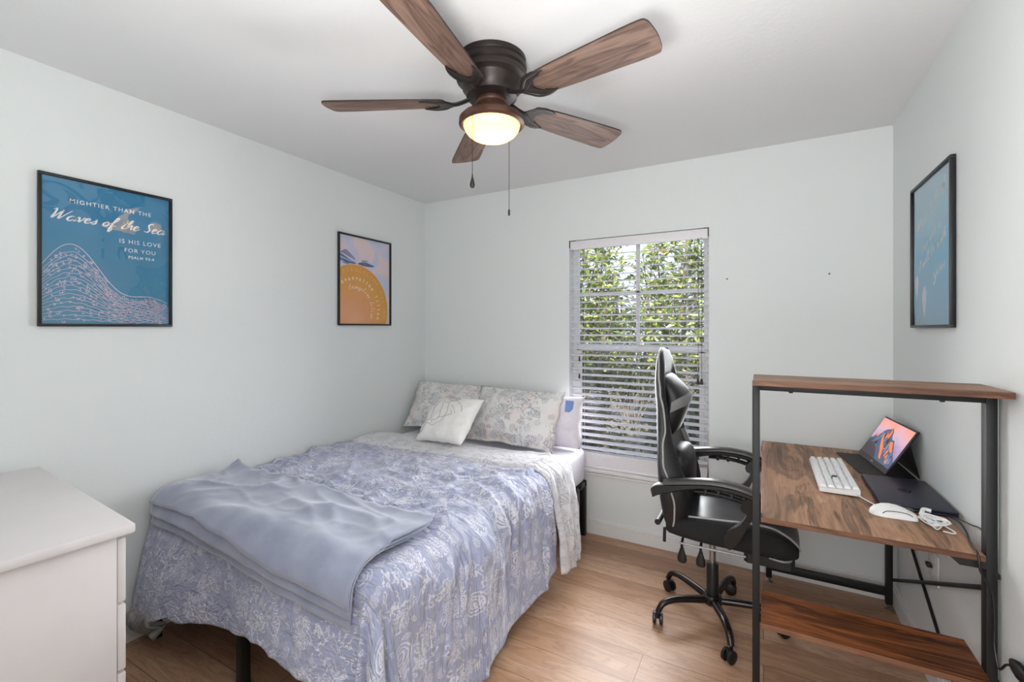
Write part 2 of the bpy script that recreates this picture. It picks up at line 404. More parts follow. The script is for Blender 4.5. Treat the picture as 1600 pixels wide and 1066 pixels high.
    def build(s, name, mats, parent=None, smooth=True, angle=40, label=None):
        me = bpy.data.meshes.new(name)
        vs = s.v
        if parent is not None:
            inv = (Matrix.Translation(parent['_o']) @ Matrix.Rotation(parent['_rz'], 4, 'Z')).inverted() if '_o' in parent else None
            if inv is None: inv = Matrix.Identity(4) if parent.type == 'MESH' and '_inv' not in parent else Matrix([parent['_inv'][i * 4:i * 4 + 4] for i in range(4)])
            vs = [inv @ Vector(p) for p in vs]
        else: inv = None
        me.from_pydata([tuple(p) for p in vs], [], s.f)
        for mt in (mats if isinstance(mats, (list, tuple)) else [mats]): me.materials.append(mt)
        me.polygons.foreach_set('material_index', s.m)
        if s.uv:
            ul = me.uv_layers.new(name='UVMap')
            for lp in me.loops: ul.data[lp.index].uv = s.uv.get(lp.vertex_index, (0, 0))
        bm = bmesh.new(); bm.from_mesh(me); bmesh.ops.recalc_face_normals(bm, faces=bm.faces); bm.to_mesh(me); bm.free()
        if smooth:
            me.polygons.foreach_set('use_smooth', [True] * len(me.polygons))
            me.set_sharp_from_angle(angle=R(angle))
        me.update()
        o = bpy.data.objects.new(name, me); C.objects.link(o)
        if parent is not None:
            o.parent = parent
            o['_inv'] = [x for row in inv for x in row]
        if label: o['label'] = label
        return o

def thing(name, label, cat, loc=(0, 0, 0), rz=0.0, group=None):
    o = bpy.data.objects.new(name, None); C.objects.link(o); o.empty_display_size = 0.05
    o.location = loc; o.rotation_euler = (0, 0, rz)
    o['label'] = label; o['category'] = cat
    if group: o['group'] = group
    o['_o'] = loc; o['_rz'] = rz
    return o
def tag(o, label, cat, group=None, kind=None):
    o['label'] = label; o['category'] = cat
    if group: o['group'] = group
    if kind: o['kind'] = kind
    return o
def struct(name, mb, mat, smooth=False, parent=None, label=None):
    o = mb.build(name, mat, parent, smooth)
    if parent is None:
        o['kind'] = 'structure'
    if label: o['label'] = label
    return o
def recenter(o):
    """move a lone mesh's origin to its base centre"""
    me = o.data; xs = [v.co for v in me.vertices]
    c = Vector(((min(p.x for p in xs) + max(p.x for p in xs)) / 2, (min(p.y for p in xs) + max(p.y for p in xs)) / 2, min(p.z for p in xs)))
    me.transform(Matrix.Translation(-c)); o.location = c
    return o
def spline(pts, k=6, closed=False):
    """catmull-rom through points of any dimension"""
    P = [Vector(p) for p in pts]; n = len(P); out = []
    segs = n if closed else n - 1
    for i in range(segs):
        p0 = P[(i - 1) % n] if (closed or i > 0) else P[0]; p1 = P[i]; p2 = P[(i + 1) % n]; p3 = P[(i + 2) % n] if (closed or i + 2 < n) else P[-1]
        for j in range(k):
            t = j / k
            out.append(0.5 * ((2 * p1) + (p2 - p0) * t + (2 * p0 - 5 * p1 + 4 * p2 - p3) * t * t + (3 * p1 - p0 - 3 * p2 + p3) * t ** 3))
    if not closed: out.append(P[-1])
    return out
def lerp(a, b, t): return a + (b - a) * t
def interp(x, tab):
    if x <= tab[0][0]: return tab[0][1]
    for (x0, y0), (x1, y1) in zip(tab, tab[1:]):
        if x <= x1:
            t = (x - x0) / (x1 - x0); t = t * t * (3 - 2 * t); return lerp(y0, y1, t)
    return tab[-1][1]
def sstep(a, b, x):
    t = max(0, min(1, (x - a) / (b - a))); return t * t * (3 - 2 * t)
def nz(x, y, z=0.0): return noise.noise(Vector((x, y, z)))
def ridge(x, y, z=0.0): return 1 - abs(noise.noise(Vector((x, y, z)))) * 2

# ------------------------------------------------------------------ room shell
WT = 0.13
WX0, WX1, WZ0, WZ1 = -1.192, -0.290, 0.440, 2.010
struct('floor', MB().span((XL - WT, -1.6, -0.1), (XR + WT + 0.5, YB + 0.0, 0)), M['floor'])
struct('ceiling', MB().span((XL - WT, -1.6, H), (XR + WT + 0.5, YB + WT, H + 0.12)), M['ceiling'])
struct('wall_left', MB().span((XL - WT, -0.10, 0), (XL, YB + WT, H)), M['wall'])
struct('wall_right', MB().span((XR, -0.10, 0), (XR + WT, YB + WT, H)), M['wall'])
b = MB()
b.span((XL, YB, 0), (WX0, YB + WT, H)); b.span((WX1, YB, 0), (XR, YB + WT, H))
b.span((WX0, YB, 0), (WX1, YB + WT, WZ0 - 0.02)); b.span((WX0, YB, WZ1), (WX1, YB + WT, H))
struct('wall_back', b, M['wall'])
b = MB()
b.span((XL, YF - 0.12, 0), (-0.50, YF, H)); b.span((0.42, YF - 0.12, 0), (XR, YF, H)); b.span((-0.50, YF - 0.12, 2.05), (0.42, YF, H))
struct('wall_front', b, M['wall'])
b = MB()
b.span((-1.1, -1.6, 0), (1.0, -1.5, H)); b.span((-1.2, -1.6, 0), (-1.1, YF - 0.12, H)); b.span((1.0, -1.6, 0), (1.1, YF - 0.12, H))
struct('wall_hall', b, M['wall'])
bh, bt = 0.100, 0.013
def baseboard(name, a, c, nrm):
    b = MB()
    ax, ay = a; cx, cy = c; nx, ny = nrm
    for z0, z1, tt in ((0, bh - 0.012, bt), (bh - 0.012, bh, bt * 0.55)):
        p = (min(ax, cx, ax + nx * tt, cx + nx * tt), min(ay, cy, ay + ny * tt, cy + ny * tt), z0)
        q = (max(ax, cx, ax + nx * tt, cx + nx * tt), max(ay, cy, ay + ny * tt, cy + ny * tt), z1)
        b.span(p, q, bev=0.002)
    struct(name, b, M['trim'])
baseboard('baseboard_back', (XL, YB), (XR, YB), (0, -1))
baseboard('baseboard_left', (XL, YF), (XL, YB - bt), (1, 0))
baseboard('baseboard_right', (XR, YF), (XR, YB - bt), (-1, 0))

# window: vinyl frame, two sashes, panes
wf = MB(); fy0, fy1 = YB + 0.075, YB + 0.125
for a, c in (((WX0, fy0, WZ0 - 0.02), (WX0 + 0.035, fy1, WZ1)), ((WX1 - 0.035, fy0, WZ0 - 0.02), (WX1, fy1, WZ1)),
             ((WX0, fy0, WZ1 - 0.035), (WX1, fy1, WZ1)), ((WX0, fy0, WZ0 - 0.02), (WX1, fy1, WZ0 + 0.03))):
    wf.span(a, c, bev=0.003)
win = struct('window_1', wf, M['vinyl'])
sa = MB(); cx = (WX0 + WX1) / 2
zr = 1.262
sa.span((WX0 + 0.035, fy0 + 0.02, zr - 0.02), (WX1 - 0.035, fy1, zr + 0.025), bev=0.003)
sa.span((cx - 0.012, fy0 + 0.03, zr), (cx + 0.012, fy1 - 0.005, WZ1 - 0.03)); sa.span((WX0 + 0.03, fy0 + 0.03, 1.625), (WX1 - 0.03, fy1 - 0.005, 1.65))
struct('upper_sash', sa, M['vinyl'], parent=win)
sb = MB()
sb.span((WX0 + 0.03, fy0 - 0.008, zr - 0.022), (WX1 - 0.03, fy0 + 0.018, zr + 0.018), bev=0.003)
sb.span((WX0 + 0.03, fy0 - 0.008, WZ0 + 0.03), (WX1 - 0.03, fy0 + 0.018, WZ0 + 0.075), bev=0.003)
sb.span((WX0 + 0.03, fy0 - 0.008, WZ0 + 0.03), (WX0 + 0.062, fy0 + 0.018, zr), bev=0.003); sb.span((WX1 - 0.062, fy0 - 0.008, WZ0 + 0.03), (WX1 - 0.03, fy0 + 0.018, zr), bev=0.003)
struct('lower_sash', sb, M['vinyl'], parent=win)
pn = MB().span((WX0 + 0.03, fy0 + 0.034, zr), (WX1 - 0.03, fy0 + 0.038, WZ1 - 0.03)); pn.span((WX0 + 0.06, fy0 + 0.004, WZ0 + 0.07), (WX1 - 0.06, fy0 + 0.008, zr - 0.02))
struct('pane', pn, M['pane'], parent=win)
tr = MB().span((WX0, YB - 0.022, WZ0 - 0.02), (WX1, YB + 0.08, WZ0), bev=0.004)
tr.span((WX0 - 0.004, YB - 0.012, WZ0 - 0.042), (WX1 + 0.004, YB, WZ0 - 0.024), bev=0.003)
struct('trim_1', tr, M['sill'])

# ------------------------------------------------------------------ window blind
bl = thing('window_blind', 'white slatted wooden window blind hung in the window opening, slats tilted open', 'blind', (cx, YB + 0.03, WZ1 - 0.07))
by = YB + 0.034
MB().span((WX0 + 0.006, YB - 0.002, WZ1 - 0.066), (WX1 - 0.006, YB + 0.010, WZ1 - 0.006), bev=0.003).build('valance', M['slat'], bl)
for xx, xa, xb in ((WX0 + 0.003, WX0, WX0 + 0.05), (WX1 - 0.003, WX1 - 0.03, WX1)):  # dark strips stand in for the shaded gaps at the valance ends
    MB().span((xx - 0.003, YB - 0.004, WZ1 - 0.05), (xx + 0.003, YB + 0.03, WZ1 - 0.001)).span((xa, YB - 0.004, WZ1 - 0.005), (xb, YB, WZ1 - 0.001)).build('gap_shade', M['cord'], bl)
sl = MB(); tilt = R(9); pitch = 0.0459; z = 0.572
while z < WZ1 - 0.075:
    def fs(u, v, zz=z):
        a = (v - 0.5) * 0.05; crown = 0.003 * (1 - (2 * v - 1) ** 2)
        return (lerp(WX0 + 0.010, WX1 - 0.010, u), by + a * cos(tilt), zz + a * sin(tilt) + crown)
    sl.grid(fs, 1, 4); sl.grid(lambda u, v: Vector(fs(u, v)) - Vector((0, 0, 0.0028)), 1, 4, flip=True)
    for v in (0, 1):
        p = [Vector(fs(0, v)), Vector(fs(1, v))]; q = [a - Vector((0, 0, 0.0028)) for a in p]
        sl.quad(p[0], p[1], q[1], q[0])
    z += pitch
sl.build('slats', M['slat'], bl)
rl = MB().span((WX0 + 0.010, by - 0.026, WZ0 + 0.002), (WX1 - 0.010, by + 0.026, WZ0 + 0.022), bev=0.003)
for k in range(9): rl.span((WX0 + 0.010, by - 0.025, WZ0 + 0.0225 + k * 0.0092), (WX1 - 0.010, by + 0.025, WZ0 + 0.0312 + k * 0.0092))
rl.build('bottom_rail', M['slat'], bl)
for fx in (0.10, 0.52, 0.86):
    x = lerp(WX0, WX1, fx); ld = MB()
    for dy in (-0.027, 0.027): ld.tube([(x, by + dy, WZ0 + 0.02), (x, by + dy, WZ1 - 0.07)], 0.0009, 5)
    ld.build('ladder_cord', M['slat'], bl)
for x, z1, nm in ((-0.350, 1.085, 'lift_cord'), (-0.330, 1.085, 'lift_cord')):
    o = MB().tube([(x, YB - 0.006, WZ1 - 0.06), (x + 0.002, YB - 0.006, 1.5), (x, YB - 0.006, z1)], 0.0016, 6).build(nm, M['cord'], bl)
    MB().lathe([(0.004, 0.035), (0.006, 0.03), (0.010, 0.004), (0.009, 0)], (x, YB - 0.006, z1 - 0.03), 12).build('tassel', M['tassel'], o)
o = MB().tube([(-1.115, YB - 0.006, WZ1 - 0.06), (-1.113, YB - 0.006, 1.2), (-1.115, YB - 0.006, 1.19)], 0.0013, 6).build('tilt_cord', M['slat'], bl)
for zz in (1.17, 1.05): MB().lathe([(0.003, 0.035), (0.005, 0.03), (0.007, 0.004), (0.006, 0)], (-1.115, YB - 0.006, zz), 10).build('tassel', M['tassel'], o)

# ------------------------------------------------------------------ garden outside the window
struct('ground', MB().span((-14, YB + 0.4, -0.45), (12, 22, -0.35)), M['soil'])
def leaf_shape(c, d, s, n_up):
    d = d.normalized(); u = d.cross(n_up)
    if u.length < 1e-3: u = d.cross(Vector((1, 0, 0)))
    u.normalize(); nn = u.cross(d)
    a = c; m1 = c + d * s * 0.5; tip = c + d * s
    return [a, m1 + u * s * 0.24 + nn * s * 0.06, tip - nn * s * 0.08, m1 - u * s * 0.24 + nn * s * 0.06]
def tree(name, label, box, stems, n_leaf, zlo, zhi, lsz, mat, grp):
    """box: the tree's own (x0, x1, y0, y1); nothing of it leaves that box"""
    x0, x1, y0, y1 = box; base = ((x0 + x1) / 2, (y0 + y1) / 2, -0.35)
    ok = lambda p: x0 < p.x < x1 and y0 < p.y < y1
    t = thing(name, label, 'tree' if zhi > 2.2 else 'shrub', base, 0, grp)
    tw = MB(); lf = MB(); nodes = []
    for k in range(stems):
        top = Vector((lerp(x0, x1, random.uniform(.08, .92)), lerp(y0, y1, random.uniform(.1, .9)), random.uniform(lerp(zlo, zhi, 0.35), zhi)))
        a = random.uniform(0, 2 * pi)
        b0 = Vector(base) + Vector((cos(a) * 0.08, sin(a) * 0.08, 0))
        mid = (b0 + top) / 2 + Vector((random.uniform(-.12, .12), random.uniform(-.08, .08), random.uniform(0, .2)))
        pts = spline([b0, mid, top], 6)
        tw.tube(pts, [lerp(0.020, 0.005, i / (len(pts) - 1)) for i in range(len(pts))], 6)
        for i in range(3, len(pts)):
            nodes.append(pts[i])
            for q in range(4):
                e = pts[i] + Vector((random.gauss(0, .26), random.gauss(0, .2), random.gauss(0.08, .2)))
                if not ok(e): continue
                tw.tube([pts[i], (pts[i] + e) / 2 + Vector((0, 0, .03)), e], [0.006, 0.004, 0.002], 4)
                nodes.append(e); nodes.append((pts[i] + e) / 2)
    for k in range(n_leaf):
        c = random.choice(nodes) + Vector((random.gauss(0, .07), random.gauss(0, .07), random.gauss(0, .07)))
        if c.z < zlo: continue
        d = Vector((random.gauss(0, 1), random.gauss(0, 1), random.gauss(0.1, .7)))
        q = leaf_shape(c, d, random.uniform(0.7, 1.25) * lsz, Vector((random.gauss(0, .5), random.gauss(-.4, .5), 1)).normalized())
        if all(ok(p) for p in q): lf.add(q, [[0, 1, 2, 3]])
    tw.build('branches', M['bark'], t)
    lf.build('foliage', mat, t, smooth=False)
    return t
tree('garden_tree', 'leafy yellow green tree outside the window behind its left half', (-2.65, -1.31, 4.9, 5.9), 16, 5200, 0.9, 2.62, 0.095, M['leaf'], 'trees outside the window')
tree('garden_tree', 'leafy yellow green tree outside the window behind its right half', (-1.29, 0.10, 4.9, 5.9), 16, 6000, 0.9, 3.0, 0.095, M['leaf'], 'trees outside the window')
tree('garden_shrub', 'dense dark green shrub behind the lower left of the window', (-2.3, -1.11, 4.0, 4.8), 15, 4600, -0.3, 1.30, 0.065, M['leaf2'], 'shrubs outside the window')
tree('garden_shrub', 'dense dark green shrub behind the lower right of the window', (-1.09, 0.15, 4.0, 4.8), 15, 4600, -0.3, 1.30, 0.065, M['leaf2'], 'shrubs outside the window')
tree('garden_tree', 'tall dark tree farthest outside beyond the window', (-4.0, -0.2, 7.6, 9.2), 16, 3400, 0.2, 2.7, 0.13, M['leaf2'], 'trees outside the window')

# ------------------------------------------------------------------ ceiling fan
FX, FY = -0.927, 1.517
fan = thing('ceiling_fan', 'five blade ceiling fan in bronze and wood with lit bowl lamp', 'fan', (FX, FY, H))
MB().lathe([(0.0, 2.44), (0.133, 2.44), (0.133, 2.425), (0.128, 2.42), (0.136, 2.41), (0.136, 2.395), (0.130, 2.39), (0.137, 2.38), (0.137, 2.36), (0.122, 2.352), (0.116, 2.345), (0.114, 2.325), (0.104, 2.315), (0.098, 2.295), (0.075, 2.285), (0.0, 2.285)],
           (FX, FY, 0), 56).build('motor_housing', M['bronze'], fan)
kit = MB().lathe([(0.0, 2.288), (0.058, 2.288), (0.060, 2.275), (0.056, 2.27), (0.066, 2.255), (0.092, 2.235), (0.116, 2.220), (0.127, 2.208), (0.128, 2.190), (0.118, 2.183), (0.112, 2.186), (0.0, 2.190)], (FX, FY, 0), 56).build('light_fitter', M['fitter'], fan)
MB().lathe([(0.109, 2.193), (0.110, 2.186), (0.108, 2.178), (0.104, 2.168), (0.094, 2.155), (0.078, 2.143), (0.055, 2.134), (0.028, 2.130), (0.0, 2.129)], (FX, FY, 0), 48).build('glass_bowl', M['globe'], fan, label='lit frosted glass bowl')
light('fan_bulb', 'POINT', (FX, FY, 2.168), (0, 0, 0), 1.3, (1, 0.74, 0.42), shadow_soft_size=0.02)
BZ = 2.278; PIT = R(12)
def blade_pt(r, tt, dz, ang):
    rx, ry = cos(ang), sin(ang); tx, ty = -sin(ang), cos(ang)
    zz = BZ - sin(PIT) * tt + cos(PIT) * dz
    tl = cos(PIT) * tt + sin(PIT) * dz
    return Vector((FX + rx * r + tx * tl, FY + ry * r + ty * tl, zz))
for k in range(5):
    ang = R(-82 + 72 * k)
    # blade outline: narrow root, wide rounded tip
    out = [(0.185, -0.042), (0.215, -0.053), (0.32, -0.062), (0.50, -0.070), (0.625, -0.073), (0.650, -0.062), (0.657, -0.036), (0.660, 0.0), (0.657, 0.036), (0.650, 0.062), (0.625, 0.073), (0.50, 0.070), (0.32, 0.062), (0.215, 0.053), (0.185, 0.042), (0.178, 0)]
    out = [(p.x, p.y) for p in spline([(r, tt, 0) for r, tt in out], 4, True)]
    # built in its own frame so that the grain follows the blade
    bo = bpy.data.objects.new('tmp', None)
    me = MB(); n = len(out)
    loc = lambda r, tt, dz: Vector((r, cos(PIT) * tt + sin(PIT) * dz, -sin(PIT) * tt + cos(PIT) * dz))
    lo_ = [loc(r, tt, -0.003) for r, tt in out]; hi_ = [loc(r, tt, 0.003) for r, tt in out]
    me.add(lo_, [list(range(n))], 0); me.add(hi_, [list(range(n))], 0); me.add(lo_ + hi_, [[i, (i + 1) % n, n + (i + 1) % n, n + i] for i in range(n)], 1)
    bpy.data.objects.remove(bo)
    o = me.build('blade', [M['blade'], M['blade_edge']], None, smooth=False)
    o.parent = fan; o.location = (0, 0, BZ - H); o.rotation_euler = (0, 0, ang)
    W = Matrix.Translation((FX, FY, BZ)) @ Matrix.Rotation(ang, 4, 'Z'); o['_inv'] = [x for row in W.inverted() for x in row]
    ir = MB()
    P = lambda r, tt, dz=-0.006: blade_pt(r, tt, dz, ang)
    a0 = [Vector((FX + cos(ang) * 0.085, FY + sin(ang) * 0.085, 2.292)), P(0.13, 0, -0.002), P(0.165, 0)]
    ir.tube(spline(a0, 5), 0.013, 10, flat=0.5)
    # forked scroll plate
    for sgn in (-1, 1):
        ir.tube(spline([P(0.150, 0), P(0.172, 0.026 * sgn), P(0.200, 0.050 * sgn), P(0.245, 0.056 * sgn), P(0.275, 0.050 * sgn)], 6), [0.009] * 8 + [0.010] * 8 + [0.010, 0.009, 0.008, 0.007, 0.006, 0.005, 0.004, 0.004, 0.003][:9], 8, flat=0.6)
        ir.tube(spline([P(0.165, 0), P(0.195, 0.016 * sgn), P(0.215, 0.034 * sgn), P(0.205, 0.046 * sgn)], 6), 0.006, 8, flat=0.6)
        ir.lathe([(0.0, 0.004), (0.006, 0.003), (0.006, 0), (0.0, -0.002)], P(0.232, 0.036 * sgn, -0.007), 10)
    pl = [(0.150, -0.014), (0.185, -0.040), (0.235, -0.052), (0.270, -0.052), (0.250, -0.040), (0.222, -0.030), (0.206, -0.012), (0.203, 0.0), (0.206, 0.012), (0.222, 0.030), (0.250, 0.040), (0.270, 0.052), (0.235, 0.052), (0.185, 0.040), (0.150, 0.014)]
    m = len(pl); ir.add([P(r, tt, -0.004) for r, tt in pl] + [P(r, tt, -0.009) for r, tt in pl],
                        [list(range(m)), list(range(m, 2 * m))[::-1]] + [[i, (i + 1) % m, m + (i + 1) % m, m + i] for i in range(m)])
    ir.build('blade_iron', M['bronze'], o)
for (x, y, z0, z1, fob) in ((-0.936, 1.395, 2.225, 1.965, 0.030), (-0.916, 1.635, 2.20, 1.885, 0.018)):
    ch = MB().tube([(x, y, z0), (x, y, z1)], 0.0011, 6)
    nb = int((z0 - z1) / 0.012)
    for i in range(nb): ch.lathe([(0.0, 0.0017), (0.0017, 0.0), (0.0, -0.0017)], (x, y, z0 - i * 0.012), 6)
    o = ch.build('pull_chain', M['bronze'], fan)
    if fob > 0.02: MB().lathe([(0.0, 0.0), (0.0015, -0.001), (0.0025, -0.012), (0.008, -0.034), (0.0095, -0.044), (0.007, -0.052), (0.0, -0.055)], (x, y, z1 + 0.002), 16).build('fob', M['frameblack'], o)
    else: MB().lathe([(0.0, 0.0), (0.004, -0.002), (0.0045, -0.022), (0.003, -0.026), (0.0, -0.027)], (x, y, z1 + 0.002), 14).build('fob', M['bronze'], o)

# ------------------------------------------------------------------ framed posters
def text_polys(s, size, spacing=1.0, bold=0.0):
    cu = bpy.data.curves.new('txt', 'FONT'); cu.body = s; cu.size = size; cu.space_character = spacing; cu.align_x = 'LEFT'; cu.resolution_u = 3; cu.offset = bold
    ob = bpy.data.objects.new('txt', cu); C.objects.link(ob)
    dg = bpy.context.evaluated_depsgraph_get(); me = bpy.data.meshes.new_from_object(ob.evaluated_get(dg))
    vs = [(v.co.x, v.co.y) for v in me.vertices]; fs = [tuple(p.vertices) for p in me.polygons]
    bpy.data.objects.remove(ob); bpy.data.curves.remove(cu); bpy.data.meshes.remove(me)
    wd = max(x for x, y in vs) if vs else 0
    return vs, fs, wd
GL = {
 'a': (1.12, [[(.85, .85), (.5, 1), (.12, .6), (.15, .1), (.5, .02), (.85, .5), (.92, 1), (.88, .3), (1.0, .02), (1.3, .35)]]),
 'v': (1.0, [[(0, .8), (.2, 1), (.35, .5), (.45, 0), (.75, .6), (.85, 1), (1.1, .85)]]),
 'e': (0.85, [[(.0, .35), (.5, .6), (.6, .9), (.35, 1), (.08, .5), (.25, .02), (.6, .1), (.95, .45)]]),
 's': (0.75, [[(0, .1), (.45, .75), (.5, 1.05), (.6, .6), (.6, .2), (.3, 0), (.05, .12)]]),
 'o': (1.0, [[(.5, 1), (.1, .6), (.2, .05), (.55, .05), (.8, .5), (.6, .95), (.45, .95), (.7, .75), (1.1, .85)]]),
 'f': (0.8, [[(.0, .3), (.5, 1.2), (.75, 2.0), (.5, 2.1), (.3, 1.2), (.15, -.8), (.35, -1.0), (.5, -.4), (.3, .1), (.85, .4)]]),
 't': (0.65, [[(.0, .4), (.4, 1.9), (.15, .3), (.35, 0), (.7, .4)], [(-.05, 1.3), (.3, 1.33), (.65, 1.4)]]),
 'h': (1.05, [[(0, .3), (.45, 1.5), (.5, 2.1), (.25, 1.8), (.1, 0), (.35, .7), (.65, 1), (.7, .5), (.78, .05), (1.1, .4)]]),
 'W': (2.0, [[(0, 1.8), (.3, 2.1), (.36, 1.2), (.3, .05), (.8, 1.2), (1.05, 2.0), (1.05, 1.0), (1.1, .05), (1.7, 1.3), (2.1, 2.1)]]),
 'S': (1.15, [[(.95, 1.8), (.7, 2.1), (.3, 1.7), (.5, 1.1), (.75, .6), (.5, .05), (0, .3)]]),
 'n': (1.05, [[(0, .8), (.15, 1), (.13, 0), (.4, .8), (.65, 1), (.7, .4), (.8, 0), (1.1, .4)]]),
 'u': (1.05, [[(0, .9), (.12, .9), (.1, .2), (.4, .02), (.7, .5), (.78, 1), (.75, .2), (.95, .02), (1.15, .4)]]),
 'y': (1.0, [[(0, .9), (.12, .9), (.12, .3), (.4, .1), (.7, .5), (.8, 1), (.7, -.4), (.4, -1), (.2, -.7), (.95, .35)]]),
 'g': (1.05, [[(.75, .85), (.45, 1), (.1, .6), (.15, .1), (.45, .05), (.75, .5), (.82, 1), (.7, -.5), (.4, -1), (.2, -.7), (1.0, .35)]]),
 'r': (0.8, [[(0, .3), (.3, 1.1), (.4, .9), (.65, .85), (.55, .2), (.7, 0), (.9, .35)]]),
 'd': (1.1, [[(.8, .85), (.5, 1), (.12, .6), (.15, .1), (.5, .02), (.8, .6), (1.0, 2.1), (.85, .4), (1.0, .02), (1.2, .35)]]),
 'p': (1.0, [[(0, .8), (.15, 1), (.0, -1.0), (.2, .6), (.55, 1), (.8, .6), (.6, .05), (.2, .1)]]),
 'w': (1.35, [[(0, .9), (.15, .95), (.2, .2), (.4, .0), (.65, .8), (.68, .3), (.85, 0), (1.1, .5), (1.15, 1), (1.4, .85)]]),
 'i': (0.55, [[(0, .4), (.25, 1), (.18, .2), (.35, 0), (.6, .4)], [(.32, 1.45), (.36, 1.5)]]),
 'l': (0.6, [[(0, .3), (.4, 1.4), (.45, 2.1), (.25, 1.7), (.15, .3), (.35, 0), (.65, .4)]]),
 'b': (0.9, [[(0, .3), (.4, 1.5), (.45, 2.1), (.2, 1.5), (.12, .1), (.45, .05), (.65, .5), (.5, .9), (.9, .8)]]),
 'I': (0.9, [[(0, 1.7), (.5, 2.1), (.45, 1.0), (.35, .1), (.1, .0), (.6, .1)]]),
 'E': (1.2, [[(.95, 1.85), (.6, 2.1), (.25, 1.7), (.5, 1.15), (.75, 1.15), (.3, 1.0), (.05, .5), (.4, 0), (1.0, .35)]]),
 'L': (1.1, [[(.2, 1.6), (.6, 2.1), (.6, 1.5), (.35, .2), (.05, .05), (.3, .15), (.6, .0), (1.1, .3)]]),
}
def script_strokes(s, xh, slant=0.35):
    x = 0; out = []
    for ch in s:
        if ch == ' ': x += 0.75; continue
        adv, st = GL[ch]
        for pts in st: out.append([((px + x) * xh + py * xh * slant, py * xh) for px, py in pts])
        x += adv
    return out, x * xh
def ribbon(mb, pts2, wd, T, z, mi, calligraphic=True, k=5, closed=False):
    """a flat pen stroke along 2D points, laid on the print"""
    q = spline([(p[0], p[1], 0) for p in pts2], k, closed) if k > 1 else [Vector((p[0], p[1], 0)) for p in pts2]
    vs = []; n = len(q)
    for i, p in enumerate(q):
        d = q[min(i + 1, n - 1)] - q[max(i - 1, 0)]
        if d.length < 1e-9: d = Vector((1, 0, 0))
        d.normalize(); nr = Vector((-d.y, d.x, 0))
        ww = wd * (0.65 + 0.6 * max(0, -d.y) if calligraphic else 1)
        if not closed: ww *= min(1, 0.5 + 2.0 * min(i, n - 1 - i) / max(1, n))
        vs += [T @ (p + nr * ww / 2 + Vector((0, 0, z))), T @ (p - nr * ww / 2 + Vector((0, 0, z)))]
    mb.add(vs, [[2 * i, 2 * i + 1, 2 * i + 3, 2 * i + 2] for i in range(n - 1)], mi)
def flat_poly(mb, pts2, T, z, mi):
    c = [T @ Vector((p[0], p[1], z)) for p in pts2]; mb.add(c, [list(range(len(c)))], mi)
def put_text(mb, s, x, y, size, T, z, mi, spacing=1.15, width=None, rot=0.0, bold=0.0, center=False):
    vs, fs, wd = text_polys(s, size, spacing, bold)
    k = (width / wd) if width else 1
    x0 = -wd * k / 2 if center else 0
    out = []
    for (px, py) in vs:
        px, py = px * k + x0, py * (k if width else 1)
        out.append(T @ Vector((x + px * cos(rot) - py * sin(rot), y + px * sin(rot) + py * cos(rot), z)))
    mb.add(out, fs, mi)
def put_script(mb, s, x, y, xh, T, z, mi, wd, width=None, rot=0.0):
    st, L = script_strokes(s, xh); k = width / L if width else 1
    for pts in st:
        ribbon(mb, [(x + px * k * cos(rot) - py * sin(rot), y + px * k * sin(rot) + py * cos(rot)) for px, py in pts], wd, T, z, mi)
def put_arc(mb, s, cx, cy, rad, a0, da, fn, T, z, mi):
    for i, ch in enumerate(s):
        if ch == ' ': continue
        a = a0 - da * i; fn(ch, cx + rad * cos(a), cy + rad * sin(a), a - pi / 2)

def poster(label, T, w_, h_, bar, depth=0.018):
    """T maps (right, up, out of wall) to world; origin at the lower left outer corner on the wall"""
    o = T @ Vector((0, 0, 0)); root = thing('framed_poster', label, 'poster', tuple(o), 0, 'framed posters')
    fr = MB()
    for (a, c) in (((0, 0), (w_, bar)), ((0, h_ - bar), (w_, h_)), ((0, bar), (bar, h_ - bar)), ((w_ - bar, bar), (w_, h_ - bar))):
        fr.span((a[0], a[1], 0.002), (c[0], c[1], depth), bev=0.0015, M4=T)
    fr.build('frame', M['frameblack'], root)
    MB().span((bar * 0.5, bar * 0.5, 0.002), (w_ - bar * 0.5, h_ - bar * 0.5, 0.005), M4=T).build('backing_board', M['frameblack'], root)
    g = MB().grid(lambda u, v: T @ Vector((lerp(bar, w_ - bar, u), lerp(bar, h_ - bar, v), 0.0115)), 2, 2); g.build('glazing', M['acrylic'], root)
    return root
def flatmat(name, rgb, rough=0.7, **k): return plain(name, rgb, rough, var=k.pop('var', 0.03), scale=k.pop('scale', 30), **k)
TL = lambda y, z: Matrix(((0, 0, 1, XL), (1, 0, 0, y), (0, 1, 0, z), (0, 0, 0, 1)))
TRt = lambda y, z: Matrix(((0, 0, -1, XR), (-1, 0, 0, y), (0, 1, 0, z), (0, 0, 0, 1)))

# poster with sea lettering
def bluegrad(name, stops, vert=True, nsc=3.0, amt=0.3):
    t = NT(name); tcn = t.n.new('ShaderNodeTexCoord')
    s = t.n.new('ShaderNodeSeparateXYZ'); t.l.new(tcn.outputs['UV'], s.inputs[0])
    f = t.math('ADD', s.outputs[1], t.math('MULTIPLY', t.math('SUBTRACT', t.noise(tcn.outputs['UV'], nsc, 3), 0.5), amt))
    t.set(color=t.ramp(f, stops), rough=0.6); return t.m
def background(mb, T, w_, h_, bar, mi=0):
    mb.grid(lambda u, v: T @ Vector((lerp(bar, w_ - bar, u), lerp(bar, h_ - bar, v), 0.0058)), 4, 4, mi, uvfn=lambda u, v: (u, v))
W1, H1 = 0.46, 0.609
T1 = TL(0.661, 1.405)
p1 = poster('large blue framed poster with white sea lettering above pink wave line art, left wall', T1, W1, H1, 0.011)
pr = MB(); background(pr, T1, W1, H1, 0.011)
